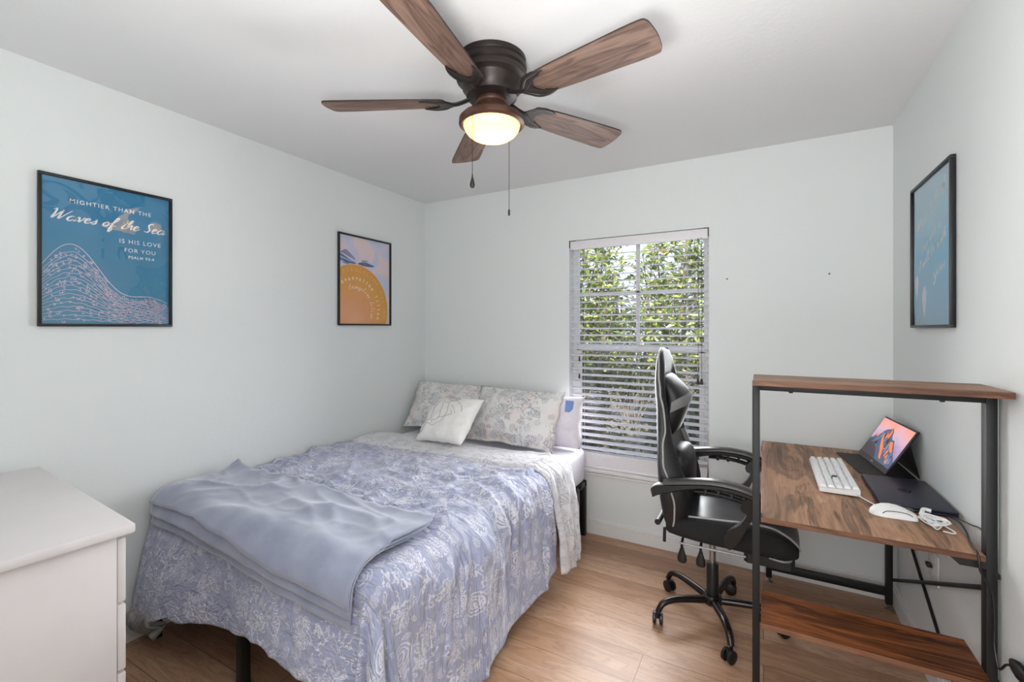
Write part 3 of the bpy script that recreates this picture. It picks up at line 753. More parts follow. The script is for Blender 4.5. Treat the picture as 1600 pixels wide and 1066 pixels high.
put_text(pr, 'MIGHTIER THAN THE', 0.094, 0.506, 0.026, T1, 0.0066, 1, 1.25, width=0.283, bold=0.0001)
put_script(pr, 'Waves of the Sea', 0.032, 0.432, 0.020, T1, 0.0068, 1, 0.0056, width=0.395)
put_text(pr, 'IS HIS LOVE', 0.258, 0.370, 0.026, T1, 0.0066, 1, 1.2, width=0.157)
put_text(pr, 'FOR YOU', 0.276, 0.332, 0.026, T1, 0.0066, 1, 1.2, width=0.118)
put_text(pr, 'PSALM 93:4', 0.291, 0.304, 0.013, T1, 0.0066, 1, 1.2, width=0.098, bold=0.0002)
rn = random.Random(3)
def wave_art(mb, T, mi):
    """plain layered swell: rows of rounded wave lines under a rising hill, with small foam curls"""
    wd = 0.0024
    def hill(x): return 0.075 + 0.25 * exp(-((x - 0.10) / 0.13) ** 2) + 0.045 * exp(-((x - 0.37) / 0.09) ** 2)
    ribbon(mb, [(x, hill(x) + 0.012) for x in [0.013 + 0.0215 * k for k in range(21)]], wd * 1.2, T, 0.0066, mi, False, 4)
    for r_ in range(17):
        f = (r_ + 1) / 18
        ribbon(mb, [(x, max(0.014, hill(x) * (1 - f) + 0.014 * f + 0.0045 * abs(sin(x * 70 + r_ * 1.7)) - 0.004)) for x in [0.013 + 0.0109 * k for k in range(41)]], wd * 0.8, T, 0.0066, mi, False, 2)
    for _ in range(520):
        x = rn.uniform(0.02, 0.44); y = rn.uniform(0.018, hill(x))
        if rn.random() > 0.35 + 0.65 * (y / hill(x)): continue
        r0 = rn.uniform(0.0035, 0.008); a = rn.uniform(0, 6.28)
        ribbon(mb, [(x + cos(a + q * 1.1) * r0 * (1 - q * 0.15), y + sin(a + q * 1.1) * r0 * (1 - q * 0.15)) for q in range(6)], wd * 0.8, T, 0.0066, mi, False, 3)
wave_art(pr, T1, 2)
pr.build('print', [bluegrad('blue_poster_paper', [(0.0, lin(66, 130, 160)), (0.6, lin(42, 122, 162)), (1.0, lin(48, 128, 170))]), flatmat('white_poster_ink', (236, 238, 240)), flatmat('pale_pink_poster_ink', (222, 200, 220))], p1, smooth=False)

# poster with orange disc
W2, H2 = 0.488, 0.624
T2 = TL(2.093, 1.418)
p2 = poster('framed poster with big orange disc and curved lettering near the room corner, left wall', T2, W2, H2, 0.011)
pr = MB(); background(pr, T2, W2, H2, 0.011)
dcx, dcy, dr = 0.150, 0.110, 0.312
arc = [(dcx + dr * cos(a) * 0.98, dcy + dr * sin(a)) for a in [R(x) for x in range(-19, 117, 3)]]
poly = [(x, y) for x, y in arc if x >= 0.011] + [(0.011, 0.385), (0.011, 0.012), (0.44, 0.012)]
# keep the outline in order: arc from right to left, then down the left edge
poly = [(min(0.476, x), max(0.0115, y)) for x, y in arc if x >= 0.0115] + [(0.0115, 0.388), (0.0115, 0.0115)]
flat_poly(pr, poly, T2, 0.0062, 1)
for pts, mi in (([(0.0115, 0.44), (0.04, 0.435), (0.09, 0.425), (0.16, 0.43), (0.10, 0.452), (0.05, 0.475), (0.0115, 0.482)], 2), ([(0.02, 0.49), (0.06, 0.515), (0.10, 0.50), (0.15, 0.455), (0.09, 0.47), (0.04, 0.487)], 3),
                ([(0.17, 0.432), (0.23, 0.448), (0.29, 0.438), (0.325, 0.428), (0.28, 0.418), (0.21, 0.42)], 2), ([(0.20, 0.452), (0.23, 0.462), (0.27, 0.455), (0.23, 0.45)], 3), ([(0.03, 0.428), (0.06, 0.418), (0.10, 0.42), (0.06, 0.43)], 3),
                ([(0.0115, 0.47), (0.08, 0.452), (0.15, 0.433), (0.08, 0.444), (0.0115, 0.458)], 4)):
    flat_poly(pr, [tuple(p)[:2] for p in spline([(x, y, 0) for x, y in pts], 3, True)], T2, 0.0064 + 0.0001 * mi, mi)
put_arc(pr, 'EVANGELINE LILIAN', dcx, dcy, 0.262, R(112), R(7.6), lambda ch, x, y, r: put_text(pr, ch, x, y, 0.040, T2, 0.0068, 5, rot=r, center=True), T2, 0, 5)
put_arc(pr, 'evangeline lilian', dcx, dcy, 0.205, R(122), R(8.6), lambda ch, x, y, r: put_text(pr, ch, x, y, 0.040, T2, 0.0068, 6, rot=r, center=True, bold=0.0008), T2, 0, 6)
for i, ch in enumerate('Evangeline Lilian'):
    if ch == ' ': continue
    a = R(112) - R(8.0) * i
    put_script(pr, ch, dcx + 0.145 * cos(a), dcy + 0.145 * sin(a), 0.016, T2, 0.0068, 6, 0.0036, rot=a - pi / 2)
t = NT('pink_lilac_watercolour'); tcn = t.n.new('ShaderNodeTexCoord')
c = t.ramp(t.noise(tcn.outputs['UV'], 3.4, 2, 0.5, 0.6), [(0.36, lin(196, 206, 226)), (0.46, lin(208, 205, 226)), (0.56, lin(230, 208, 214)), (0.7, lin(228, 210, 208))]); t.set(color=c, rough=0.6); wc = t.m
t = NT('orange_watercolour'); tcn = t.n.new('ShaderNodeTexCoord')
gx = t.n.new('ShaderNodeSeparateXYZ'); t.l.new(tcn.outputs['Object'], gx.inputs[0])
rr = t.math('SQRT', t.math('ADD', t.math('POWER', t.math('SUBTRACT', gx.outputs[1], dcx - 0.02), 2), t.math('POWER', t.math('SUBTRACT', gx.outputs[2], dcy - 0.08), 2)))
rr = t.math('ADD', rr, t.math('MULTIPLY', t.math('SUBTRACT', t.noise(tcn.outputs['Object'], 14, 3), 0.5), 0.12))
t.set(color=t.ramp(rr, [(0.0, lin(232, 170, 128)), (0.14, lin(228, 158, 100)), (0.25, lin(226, 160, 66)), (0.34, lin(220, 156, 44)), (0.42, lin(226, 150, 50))]), rough=0.6); oc = t.m
pr.build('print', [wc, oc, flatmat('blue_ink_wash', (84, 104, 148), var=0.4, scale=60), flatmat('grey_blue_wash', (134, 134, 166), var=0.2, scale=60), flatmat('pale_blue_wash', (150, 176, 214)), flatmat('gold_ink', (232, 186, 90)), flatmat('cream_ink', (244, 226, 198))], p2, smooth=False)

# poster on the right wall
W3, H3 = 0.49, 0.600
T3 = TRt(2.602, 1.400)
p3 = poster('sky blue framed poster with slanting white handwriting on the right wall', T3, W3, H3, 0.011)
pr = MB(); background(pr, T3, W3, H3, 0.011)
rt = 0.33
put_script(pr, 'When you go through', 0.065, 0.405, 0.0165, T3, 0.0066, 1, 0.0046, width=0.36, rot=rt)
put_script(pr, 'deep waters', 0.115, 0.305, 0.0165, T3, 0.0066, 1, 0.0046, width=0.24, rot=rt)
put_script(pr, 'I will be with', 0.085, 0.232, 0.019, T3, 0.0066, 1, 0.0052, width=0.34, rot=rt * 0.9)
put_script(pr, 'you', 0.270, 0.188, 0.021, T3, 0.0066, 1, 0.0056, width=0.13, rot=rt * 0.9)
for (cx_, cy_, rx, ry, tip) in ((0.052, 0.185, 0.026, 0.038, 0.075), (0.155, 0.125, 0.028, 0.045, 0.095)):
    pts = [(cx_ + rx * cos(a), cy_ + ry * sin(a) if sin(a) > 0 else cy_ + tip * sin(a) * (1 - 0.0 * abs(cos(a)))) for a in [2 * pi * k / 28 for k in range(28)]]
    pts = [(cx_ + (x - cx_) * (1 if y > cy_ else max(0.05, 1 - ((cy_ - y) / tip) ** 1.4)), y) for x, y in pts]
    flat_poly(pr, [(max(0.012, x), y) for x, y in pts], T3, 0.0064, 2)
pr.build('print', [bluegrad('sky_blue_poster_paper', [(0.0, lin(112, 164, 192)), (0.25, lin(92, 168, 206)), (0.5, lin(70, 176, 216)), (0.72, lin(140, 190, 212)), (1.0, lin(164, 196, 214))], amt=0.35), flatmat('white_script_ink', (232, 238, 240)), flatmat('pale_pink_wash', (206, 206, 216), var=0.1)], p3, smooth=False)

# ------------------------------------------------------------------ nails left in the back wall, outlet
for (x, z, lab) in ((-0.190, 1.691, 'tiny bare nail hole plug in the back wall just right of the window'), (0.312, 1.693, 'tiny bare nail hole plug in the back wall near the right corner')):
    ax = Matrix(((1, 0, 0), (0, 0, -1), (0, 1, 0)))
    o = MB().lathe([(0.0, 0.006), (0.004, 0.005), (0.005, 0.002), (0.003, 0.001), (0.003, -0.012), (0, -0.012)], (x, YB, z), 10, axis=ax).build('wall_nail', M['nail'])
    recenter(o); tag(o, lab, 'nail', 'nails in the back wall')
ol = thing('wall_outlet', 'white outlet plate low on the right wall under the desk', 'outlet', (XR, 2.34, 0.42))
MB().span((XR - 0.006, 2.285, 0.415), (XR - 0.0005, 2.40, 0.53), bev=0.002).build('cover_plate', M['plate'], ol)
MB().span((XR - 0.022, 2.345, 0.462), (XR - 0.006, 2.375, 0.476), bev=0.002).build('socket_insert', M['blackplastic'], ol)

# ------------------------------------------------------------------ dresser
DA = R(-4.0)
DX, DY, DZ = -1.495, 0.592, 0.868
dr_ = thing('dresser', 'white painted dresser with overhanging top in the near left corner', 'dresser', (DX, DY, 0), DA)
TD = Matrix.Translation((DX, DY, 0)) @ Matrix.Rotation(DA, 4, 'Z')
def dbox(a, c, bev=0.002): return MB().span(a, c, bev=bev, M4=TD)
LW, DD = 0.945, 0.42
dbox((-LW, -DD, DZ - 0.026), (0, 0, DZ), 0.005).build('top', M['dresser'], dr_)
cb = dbox((-LW + 0.022, -DD + 0.01, 0.06), (-0.022, -0.034, DZ - 0.028), 0.003)
cb.span((-LW + 0.03, -DD + 0.02, 0.0), (-0.03, -0.07, 0.06), bev=0.002, M4=TD)
cb.build('carcass', M['dresser'], dr_)
zz = [0.075, 0.272, 0.468, 0.652, DZ - 0.036]
for k in range(4):
    o = dbox((-LW + 0.026, -0.033, zz[k] + 0.004), (-0.024, -0.014, zz[k + 1] - 0.004), 0.004).build('drawer', M['dresser'], dr_)
    for fx in (0.27, 0.73):
        MB().lathe([(0.0, 0.0), (0.007, 0.0), (0.006, 0.012), (0.014, 0.018), (0.015, 0.024), (0.0, 0.028)], TD @ Vector((-LW * fx, -0.014, (zz[k] + zz[k + 1]) / 2)), 16, axis=Matrix.Rotation(DA, 3, 'Z') @ Matrix(((1, 0, 0), (0, 0, 1), (0, 1, 0)))).build('knob', M['dresser'], o)

# ------------------------------------------------------------------ bed
BX0, BX1, BY0, BY1 = -2.425, -1.052, 1.010, 2.955
bf = thing('bed_frame', 'black metal platform bed frame under the mattress', 'bed frame', ((BX0 + BX1) / 2, (BY0 + BY1) / 2, 0))
b = MB()
for x in (BX0, BX1 - 0.03): b.span((x, BY0, 0.33), (x + 0.03, BY1, 0.367), bev=0.002)
for y in (BY0, BY1 - 0.03, (BY0 + BY1) / 2): b.span((BX0, y, 0.33), (BX1, y + 0.03, 0.367), bev=0.002)
for k in range(9): y = lerp(BY0 + 0.12, BY1 - 0.15, k / 8); b.span((BX0, y, 0.345), (BX1, y + 0.05, 0.362))
b.build('rails', M['blackmetal'], bf)
for x in (BX0, (BX0 + BX1) / 2 - 0.018, BX1 - 0.036):
    for y in (BY0, (BY0 + BY1) / 2, BY1 - 0.036):
        MB().span((x, y, 0), (x + 0.036, y + 0.036, 0.345), bev=0.002).build('leg', M['blackmetal'], bf)
def rounded_slab(x0, x1, y0, y1, z0, z1, r, n=5):
    b = MB(); rings = []
    for k in range(n + 1):
        a = pi / 2 * k / n; ins = r * (1 - sin(a)); zz = z0 + r * (1 - cos(a)); rings.append((ins, zz))
    for k in range(n + 1):
        a = pi / 2 * k / n; ins = r * (1 - cos(a)); zz = z1 - r * (1 - sin(a)); rings.append((ins, zz))
    R_ = []
    for ins, zz in rings:
        pts = []
        cr = 0.07 - ins * 0.4
        for cx_, cy_, a0 in ((x1 - ins - cr, y1 - ins - cr, 0), (x0 + ins + cr, y1 - ins - cr, 90), (x0 + ins + cr, y0 + ins + cr, 180), (x1 - ins - cr, y0 + ins + cr, 270)):
            for q in range(6): a = R(a0 + 18 * q); pts.append((cx_ + cr * cos(a), cy_ + cr * sin(a), zz))
        R_.append(pts)
    return b.loft(R_)
MT = 0.600
mt = rounded_slab(BX0 - 0.0, BX1 + 0.012, BY0 + 0.050, BY1 - 0.012, 0.3685, MT, 0.045).build('mattress', M['sheet'])
recenter(mt); tag(mt, 'mattress in white fitted sheet, showing beside the pillows at the head', 'mattress')

# duvet: a parametric cloth draped over the bed, hanging at the right side and the foot
TOPZ = MT + 0.022
EX, EY0 = BX1 + 0.012 - 0.03, BY0 + 0.045
def ey(s): return EY0 + 0.05 * sstep(-1.85, -2.42, s)
EY = EY0          # where the drop begins
def hang(d, r=0.06, flare=0.12):
    q = r * pi / 2
    if d <= 0: return 0, 0
    if d < q: return r * sin(d / r), r * (1 - cos(d / r))
    e = d - q
    return r + e * sin(flare), r + e * cos(flare)
def wrinkle(x, y):
    wx = x + 0.10 * nz(x * 3, y * 3, 8); wy = y + 0.10 * nz(x * 3, y * 3, 18)
    v = (0.1 + 0.9 * sstep(2.22, 1.95, y)) * 0.022 * max(0, ridge(wx * 1.9 + 3, wy * 4.2)) ** 3 + (0.2 + 0.8 * sstep(2.22, 2.0, y)) * 0.018 * max(0, ridge(wx * 4.2 + wy * 2.5, wy * 8 + 7)) ** 3 + 0.007 * max(0, ridge(wx * 9, wy * 15 + 2)) ** 2 + 0.012 * (0.6 + nz(x * 2.6, y * 3.0, 5))
    return max(0.0, v) * (0.25 + 0.75 * sstep(1.30, 1.50, y))
def cloth_point(s, tt, off=0.0, side_folds=1.0, foot_folds=1.0, amp_top=1.0):
    """s: world X of the flat cloth, tt: world Y of the flat cloth (beyond the bed edge it hangs)"""
    EY = ey(s); ds = s - EX; dt = EY - tt
    n_w = wrinkle(s, tt) * amp_top
    if ds <= 0 and dt <= 0:
        edge = sstep(0.32, 0.0, -ds) * sstep(1.30, 1.45, tt)
        n_w += edge * (0.020 * max(0, ridge(tt * 6.5 + 0.5 * nz(s * 3, tt * 2), s * 1.6)) ** 2 + 0.007 * max(0, ridge(tt * 15 + 2, s * 3)) ** 2)
        # quilt sags a little where it meets the wall side
        return Vector((s, tt, TOPZ + off + n_w - 0.006 * sstep(BX0 + 0.12, BX0 - 0.02, s)))
    if ds > 0 and dt > 0: d = hypot(ds, dt); dirx, diry = ds / d, -dt / d; bx, by_ = EX, EY
    elif ds > 0: d = ds; dirx, diry = 1, 0; bx, by_ = EX, tt
    else: d = dt; dirx, diry = 0, -1; bx, by_ = s, EY
    hx, dz = hang(d)
    gr = sstep(0.03, 0.38, d)
    if ds > 0 and dt <= 0:
        g2 = sstep(0.0, 0.16, d)
        q = tt + 0.10 * d * nz(tt * 2.5, 3) + 0.05 * nz(tt * 5, d * 2)
        f = 0.026 * nz(q * 3.1, 1, 2) + 0.042 * max(0, ridge(q * 5.2, d * 0.8)) ** 3 * (1 - 0.35 * sstep(0.3, 0.55, d)) + 0.034 * max(0, ridge(q * 10 + 5, d * 1.3 + 3)) ** 3 * sstep(0.62, 0.12, d) + 0.014 * max(0, ridge(q * 22, d * 2.5)) ** 2 * sstep(0.55, 0.1, d) + 0.002
        f *= g2 * side_folds
    elif dt > 0 and ds <= 0:
        f = (0.022 * sin(s * 8.5 + 0.7 + 1.4 * nz(s * 2, 4)) + 0.008 * max(0, ridge(s * 6, d * 2)) ** 2) * gr * foot_folds
    else:
        ph = atan2(dt, ds)
        w0 = sstep(0.0, 0.35, ph) * sstep(pi / 2, pi / 2 - 0.35, ph)
        f = gr * (0.06 * w0 * (0.6 + cos((ph - 0.80) * 7.5)) + 0.016 * max(0, ridge(ph * 6 + 1, d * 1.2)) ** 2 * w0)
    hx += f
    if ds <= 0 and dt > 0: hx += 0.055 * sstep(0, 0.45, d) * sstep(-1.85, -2.42, s)
    tht = min(d / 0.06, pi / 2)
    z = TOPZ + off * cos(tht) + n_w * (1 - gr) - dz
    if z < 0.012 + off * 0.3:
        ex = (0.012 + off * 0.3 - z); z = 0.012 + off * 0.3 + 0.010 * abs(nz(s * 9, tt * 9)); hx += ex * 0.55
    nx_, ny_ = dirx, diry
    o_h = off * sin(tht)
    return Vector((bx + nx_ * (hx + o_h), by_ + ny_ * (hx + o_h), z))
SX0 = BX0 - 0.035
def s_drop(tt): return interp(tt, [(0.5, 0.62), (1.0, 0.60), (1.45, 0.59), (1.9, 0.565), (2.15, 0.52), (2.5, 0.52)])
def t_drop(s): return interp(s, [(-2.46, 0.525), (-2.36, 0.515), (-2.06, 0.425), (-1.80, 0.39), (-1.50, 0.355), (-1.25, 0.375), (-1.05, 0.47), (-0.8, 0.57), (-0.4, 0.58)])
def duvet_map(u, v, y_top=2.20, off=0.0, **k):
    # v = 0 at the head end, 1 at the foot hem; u = 0 at the wall, 1 at the right hem
    tt0 = lerp(y_top, EY - 0.42, v)
    s = lerp(SX0, EX + s_drop(tt0), u)
    tt = lerp(y_top, ey(s) - t_drop(s), v)
    sc_ = 0.006 * nz(s * 14, 3) * sstep(0.9, 1, v)
    return cloth_point(s, tt + sc_, off, **k), (s, tt)
NU, NV = 190, 190
uvq = {}
b = MB()
def dm(u, v):
    p, uv = duvet_map(u, v); uvq[(round(u * NU), round(v * NV))] = uv
    # left end of the foot drop swings out toward the dresser
    return p
b.grid(dm, NU, NV, 0, uvfn=lambda u, v: uvq[(round(u * NU), round(v * NV))])
duvet = b.build('duvet', M['duvet'], None, smooth=True, angle=180)
sm = duvet.modifiers.new('thickness', 'SOLIDIFY'); sm.thickness = 0.012; sm.offset = -1
tag(duvet, 'periwinkle blue duvet with white sea life print draped over the bed to the floor', 'duvet')
# turned back end showing the pale lining
uvl = {}
def lin_map(u, v):
    y1, y0 = 2.47, 2.185
    s = lerp(SX0 + 0.01, EX + 0.535 + 0.0 * v, u)
    lip = 0.012 * sin(pi * min(1, v * 1.0)) + 0.010
    tt = lerp(y1, y0 + 0.012 * sin(s * 6), v)
    p = cloth_point(s, tt, 0.010 + lip, side_folds=0.9, amp_top=lerp(0.25, 1.0, sstep(EX - 0.1, EX + 0.05, s)))
    p = p + Vector((0.032 * sstep(EX + 0.08, EX + 0.5, s), 0, 0))
    if v > 0.93: p = p - Vector((0, 0, 0.022 * (v - 0.93) / 0.07)) if s < EX else p - Vector((0.022 * (v - 0.93) / 0.07, 0, 0))
    uvl[(round(u * 150), round(v * 34))] = (s, tt)
    return p
b = MB().grid(lin_map, 150, 34, 0, uvfn=lambda u, v: uvl[(round(u * 150), round(v * 34))])
lo_ = b.build('turned_back_lining', M['lining'], duvet, smooth=True, angle=180, label='pale lining turned back with grey sea print')
sm = lo_.modifiers.new('thickness', 'SOLIDIFY'); sm.thickness = 0.012; sm.offset = -1
# bunched lining hanging below the foot hem at the left end
def bun(u, v):
    x = lerp(-2.44, -2.22, u); a = v * pi
    return (x, ey(x) - 0.135 + 0.03 * sin(a * 2 + u * 4), lerp(0.20, 0.055 + 0.06 * (2 * u - 1) ** 2, v) + 0.006 * sin(u * 40 + v * 3))
o = MB().grid(bun, 30, 14).build('bunched_lining', M['grey_sheet'], duvet, smooth=True, angle=180, label='grey lining bunched under the hem')
sm = o.modifiers.new('thickness', 'SOLIDIFY'); sm.thickness = 0.02

# throw blanket folded across the foot of the bed
def throw_layer(mb, x0, x1, yn0, yn1, yf0, yf1, off, seed):
    def f(u, v):
        s = lerp(x0, x1, u) + 0.010 * nz(v * 3, seed); yn = lerp(yn0, yn1, u) + 0.012 * nz(u * 4, seed + 2); yf = lerp(yf0, yf1, u) + 0.014 * nz(u * 3, seed + 5)
        tt = lerp(yf, yn, v)
        p = cloth_point(s, tt, off, amp_top=1.0)
        p.z += (0.022 * max(0, ridge(u * 2.3 + v * 1.2 + 4, v * 1.6 - u * 0.8 + 2)) ** 3 + 0.012 * max(0, ridge(u * 5 - v * 1.4 + 1, v * 2.2 + u * 1.8)) ** 4) * (1 - 0.6 * v) + 0.010 * (0.6 + nz(u * 3, v * 2.4, 9))
        return p
    mb.grid(f, 80, 40)
b = MB()
throw_layer(b, -2.40, -1.080, 1.035, 0.935, 1.395, 1.352, 0.050, 1)
throw_layer(b, -2.405, -1.086, 1.000, 0.900, 1.390, 1.350, 0.036, 1)
throw_layer(b, -2.41, -1.100, 0.962, 0.862, 1.380, 1.342, 0.021, 1)
th = b.build('throw_blanket', M['throw'], None, smooth=True, angle=180)
sm = th.modifiers.new('thickness', 'SOLIDIFY'); sm.thickness = 0.007; sm.offset = 1
tag(th, 'plain slate blue plush throw folded flat across the foot of the bed', 'blanket')

# ------------------------------------------------------------------ pillows
def pillow(name, label, cat, c, w_, h_, th_, lean, yaw=0.0, roll=0.0, mat=None, flange=0.0, seed=0, uvs=1.0, group=None, nwr=0.010):
    """c: middle of the bottom edge; the pillow stands on that edge and leans back by `lean` from vertical"""
    root = thing(name, label, cat, c, 0, group)
    T = Matrix.Translation(c) @ Matrix.Rotation(yaw, 4, 'Z') @ Matrix.Rotation(-lean, 4, 'X') @ Matrix.Rotation(roll, 4, 'Y') @ Matrix.Translation((0, 0, h_ / 2))
    b = MB(); n = 34
    fw, fh = flange / (w_ / 2), flange / (h_ / 2)
    def surf(sg):
        def f(u, v):
            x, y = 2 * u - 1, 2 * v - 1
            ix = min(1, abs(x) / (1 - fw)); iy = min(1, abs(y) / (1 - fh))
            puff = max(0, (1 - ix ** 2.6)) ** 0.55 * max(0, (1 - iy ** 2.6)) ** 0.55
            # corners stay out, sides pull in
            px = x * w_ / 2 * (1 - 0.045 * (1 - y * y) * abs(x)); pz = y * h_ / 2 * (1 - 0.05 * (1 - x * x) * abs(y))
            wr = nwr * nz(x * 3 + seed, y * 3, sg) + nwr * 0.8 * max(0, ridge(x * 4 + seed, y * 5)) ** 3 * (0.3 + 0.7 * (1 - puff))
            return T @ Vector((px + 0.014 * nz(y * 2.6, seed) * abs(x) + (0.012 * nz(y * 7, seed + 2) * abs(x) ** 6 if flange else 0), -sg * (th_ / 2 * puff + 0.004 * min(1.0, (1 - max(abs(x), abs(y))) * 9)) - sg * wr * min(1, puff * 1.5), pz + 0.014 * nz(x * 2.4, seed + 3) - (0.03 * max(0, x) ** 8 * max(0, -y) ** 4 if flange else 0)))
        return f
    b.grid(surf(1), n, n, 0, uvfn=lambda u, v: (seed + u * w_ * uvs, v * h_ * uvs))
    b.grid(surf(-1), n, n, 0, uvfn=lambda u, v: (seed + u * w_ * uvs, 2 + v * h_ * uvs), flip=True)
    # close the rim
    o = b.build('cover', mat, root, smooth=True, angle=180)
    bm = bmesh.new(); bm.from_mesh(o.data); bmesh.ops.remove_doubles(bm, verts=bm.verts, dist=0.0008); bmesh.ops.recalc_face_normals(bm, faces=bm.faces); bm.to_mesh(o.data); bm.free()
    return root, T, o
PZ = MT + 0.010
pillow('pillow', 'white pillow with blue label leaning behind the right sham beside the window', 'pillow', (-1.385, 2.80, PZ), 0.70, 0.34, 0.12, R(14), mat=M['pillow_white'], seed=3.3)
bpy.data.objects['pillow']
pw = bpy.data.objects['pillow']
pillow('pillow_sham', 'cream sea print pillow sham leaning in the left corner of the bed', 'pillow', (-2.10, 2.685, PZ + 0.030), 0.70, 0.385, 0.15, R(30), yaw=R(0), mat=M['sham'], flange=0.03, seed=0.4)
pillow('pillow_sham', 'cream sea print pillow sham on the right, in front of the white pillow', 'pillow', (-1.46, 2.575, PZ + 0.026), 0.66, 0.40, 0.15, R(30), yaw=R(-1), mat=M['sham'], flange=0.03, seed=5.1)
root, T, o = pillow('throw_cushion', 'small square white cushion with line embroidery in front of both shams', 'cushion', (-1.80, 2.285, PZ + 0.068), 0.39, 0.35, 0.13, R(46), yaw=R(-8), roll=R(-5), mat=M['cushion_white'], seed=8.2, nwr=0.012)
em = MB()
art = [[(-.10, .11), (-.12, .03), (-.10, -.03), (-.05, -.05), (-.03, -.01), (-.05, .04), (-.06, .09)], [(-.02, .12), (.00, .06), (.02, .01), (.00, -.05), (-.05, -.09), (-.10, -.08), (-.13, -.11), (-.14, -.14)],
       [(-.05, .13), (.00, .145), (.05, .135), (.02, .10), (-.02, .12)], [(.02, .12), (.06, .10), (.10, .07), (.12, .03)], [(.02, .07), (.05, .05), (.08, .01)], [(-.08, .12), (-.04, .09), (.00, .10), (.03, .13)], [(-.12, -.06), (-.09, -.05), (-.06, -.075)],
       [(-.03, -.03), (.02, -.02), (.06, .00), (.04, .03)], [(-.13, -.13), (-.155, -.12), (-.15, -.145)]]
def cush_front(x, y):
    X, Y = x / 0.195, y / 0.175
    puff = max(0, (1 - abs(X) ** 2.6)) ** 0.55 * max(0, (1 - abs(Y) ** 2.6)) ** 0.55
    return T @ Vector((x, -(0.065 * puff + 0.004 * min(1.0, (1 - max(abs(X), abs(Y))) * 9)) - (0.012 * nz(X * 3 + 8.2, Y * 3, 1) + 0.012 * 0.8 * max(0, ridge(X * 4 + 8.2, Y * 5)) ** 3 * (0.3 + 0.7 * (1 - puff))) * min(1, puff * 1.5) - 0.001, y))
for a in art: em.tube([cush_front(p.x, p.y) for p in spline([(x, y, 0) for x, y in a], 5)], 0.0013, 6)
em.build('embroidery', M['stitch'], root)
# blue label on the white pillow
Tp = Matrix.Translation((-1.385, 2.80, PZ)) @ Matrix.Rotation(-R(14), 4, 'X') @ Matrix.Translation((0, 0, 0.17))
lb = MB().grid(lambda u, v: Tp @ Vector((lerp(0.235, 0.285, u), -0.048 + 0.020 * u - 0.006, lerp(0.06, 0.135, v))), 3, 3).build('fabric_label', M['bluelabel'], pw, label='small blue label')

# ------------------------------------------------------------------ desk with side shelves
dk = thing('computer_desk', 'rustic brown desk with tall shelf tower and black metal frame along the right wall', 'desk', (0.27, 2.33, 0))
YP = 1.785                                     # line of the two tall posts
LX0, LX1 = -0.034, -0.011                      # left post
RX0, RX1 = 0.549, 0.573                        # right post
def board(name, a, c, mat, edge):
    b = MB().span(a, c, 0, bev=0.0015)
    o = b.build(name, [mat, edge], dk, smooth=False)
    for p in o.data.polygons:
        if abs(p.normal.z) < 0.5: p.material_index = 1
    return o
board('desktop', (-0.008, 1.756, 0.742), (0.545, 2.955, 0.760), M['desk_y'], M['desk_edge'])
board('upper_shelf', (-0.032, 1.668, 1.212), (0.574, 1.886, 1.230), M['desk_x'], M['desk_edge'])
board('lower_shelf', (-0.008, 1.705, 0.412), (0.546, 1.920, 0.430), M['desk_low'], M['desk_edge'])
for x0, x1 in ((LX0, LX1), (RX0, RX1)):
    MB().span((x0, YP - 0.016, 0.004), (x1, YP + 0.020, 1.2115), bev=0.002).build('post', M['blackmetal'], dk)
MB().span((LX1, YP - 0.014, 1.186), (RX0, YP + 0.016, 1.2115), bev=0.002).build('shelf_rail', M['blackmetal'], dk)
MB().span((LX1, YP - 0.012, 0.392), (RX0, YP + 0.012, 0.4115), bev=0.002).build('shelf_rail', M['blackmetal'], dk)
MB().span((LX1, 2.878, 0.715), (RX0 - 0.01, 2.905, 0.7415), bev=0.002).build('desk_rail', M['blackmetal'], dk)
for x in (0.012, 0.532):
    MB().span((x, 2.880, 0.025), (x + 0.028, 2.908, 0.7415), bev=0.002).build('leg', M['blackmetal'], dk)
    MB().lathe([(0.0, 0.0), (0.017, 0.0), (0.018, 0.008), (0.012, 0.014), (0.006, 0.018), (0.006, 0.028), (0, 0.028)], (x + 0.014, 2.894, 0.0), 18).build('foot', M['chrome'], dk, label='chrome levelling foot')
MB().span((0.040, 2.882, 0.066), (0.532, 2.906, 0.104), bev=0.002).build('lower_rail', M['blackmetal'], dk)
MB().tube([(0.566, 2.925, 0.135), (0.566, 1.80, 0.655)], 0.0075, 10).build('diagonal_brace', M['blackmetal'], dk)
MB().tube([(0.5755, 2.925, 0.570), (0.5755, 1.80, 0.010)], 0.0055, 10).build('diagonal_brace', M['blackmetal'], dk)
for (x, y, zc) in ((0.5625, YP - 0.02, 0.70), (0.5625, YP - 0.02, 0.40)):
    MB().span((RX1, YP - 0.010, zc - 0.006), (XR - 0.0015, YP + 0.010, zc + 0.006), bev=0.001).build('bolt', M['blackplastic'], dk)
for xx in (0.08, 0.46): MB().lathe([(0, 0.0), (0.007, 0.0), (0.006, -0.005), (0, -0.006)], (xx, YP, 1.186), 12).build('bolt', M['blackplastic'], dk)
bk = MB(); bk.prism([(0.545, 0.7415), (0.470, 0.7415), (0.490, 0.722), (0.549, 0.722)], Matrix(((1, 0, 0, 0), (0, 0, 1, YP - 0.026), (0, 1, 0, 0), (0, 0, 0, 1))), 0.024).build('corner_bracket', M['blackplastic'], dk)

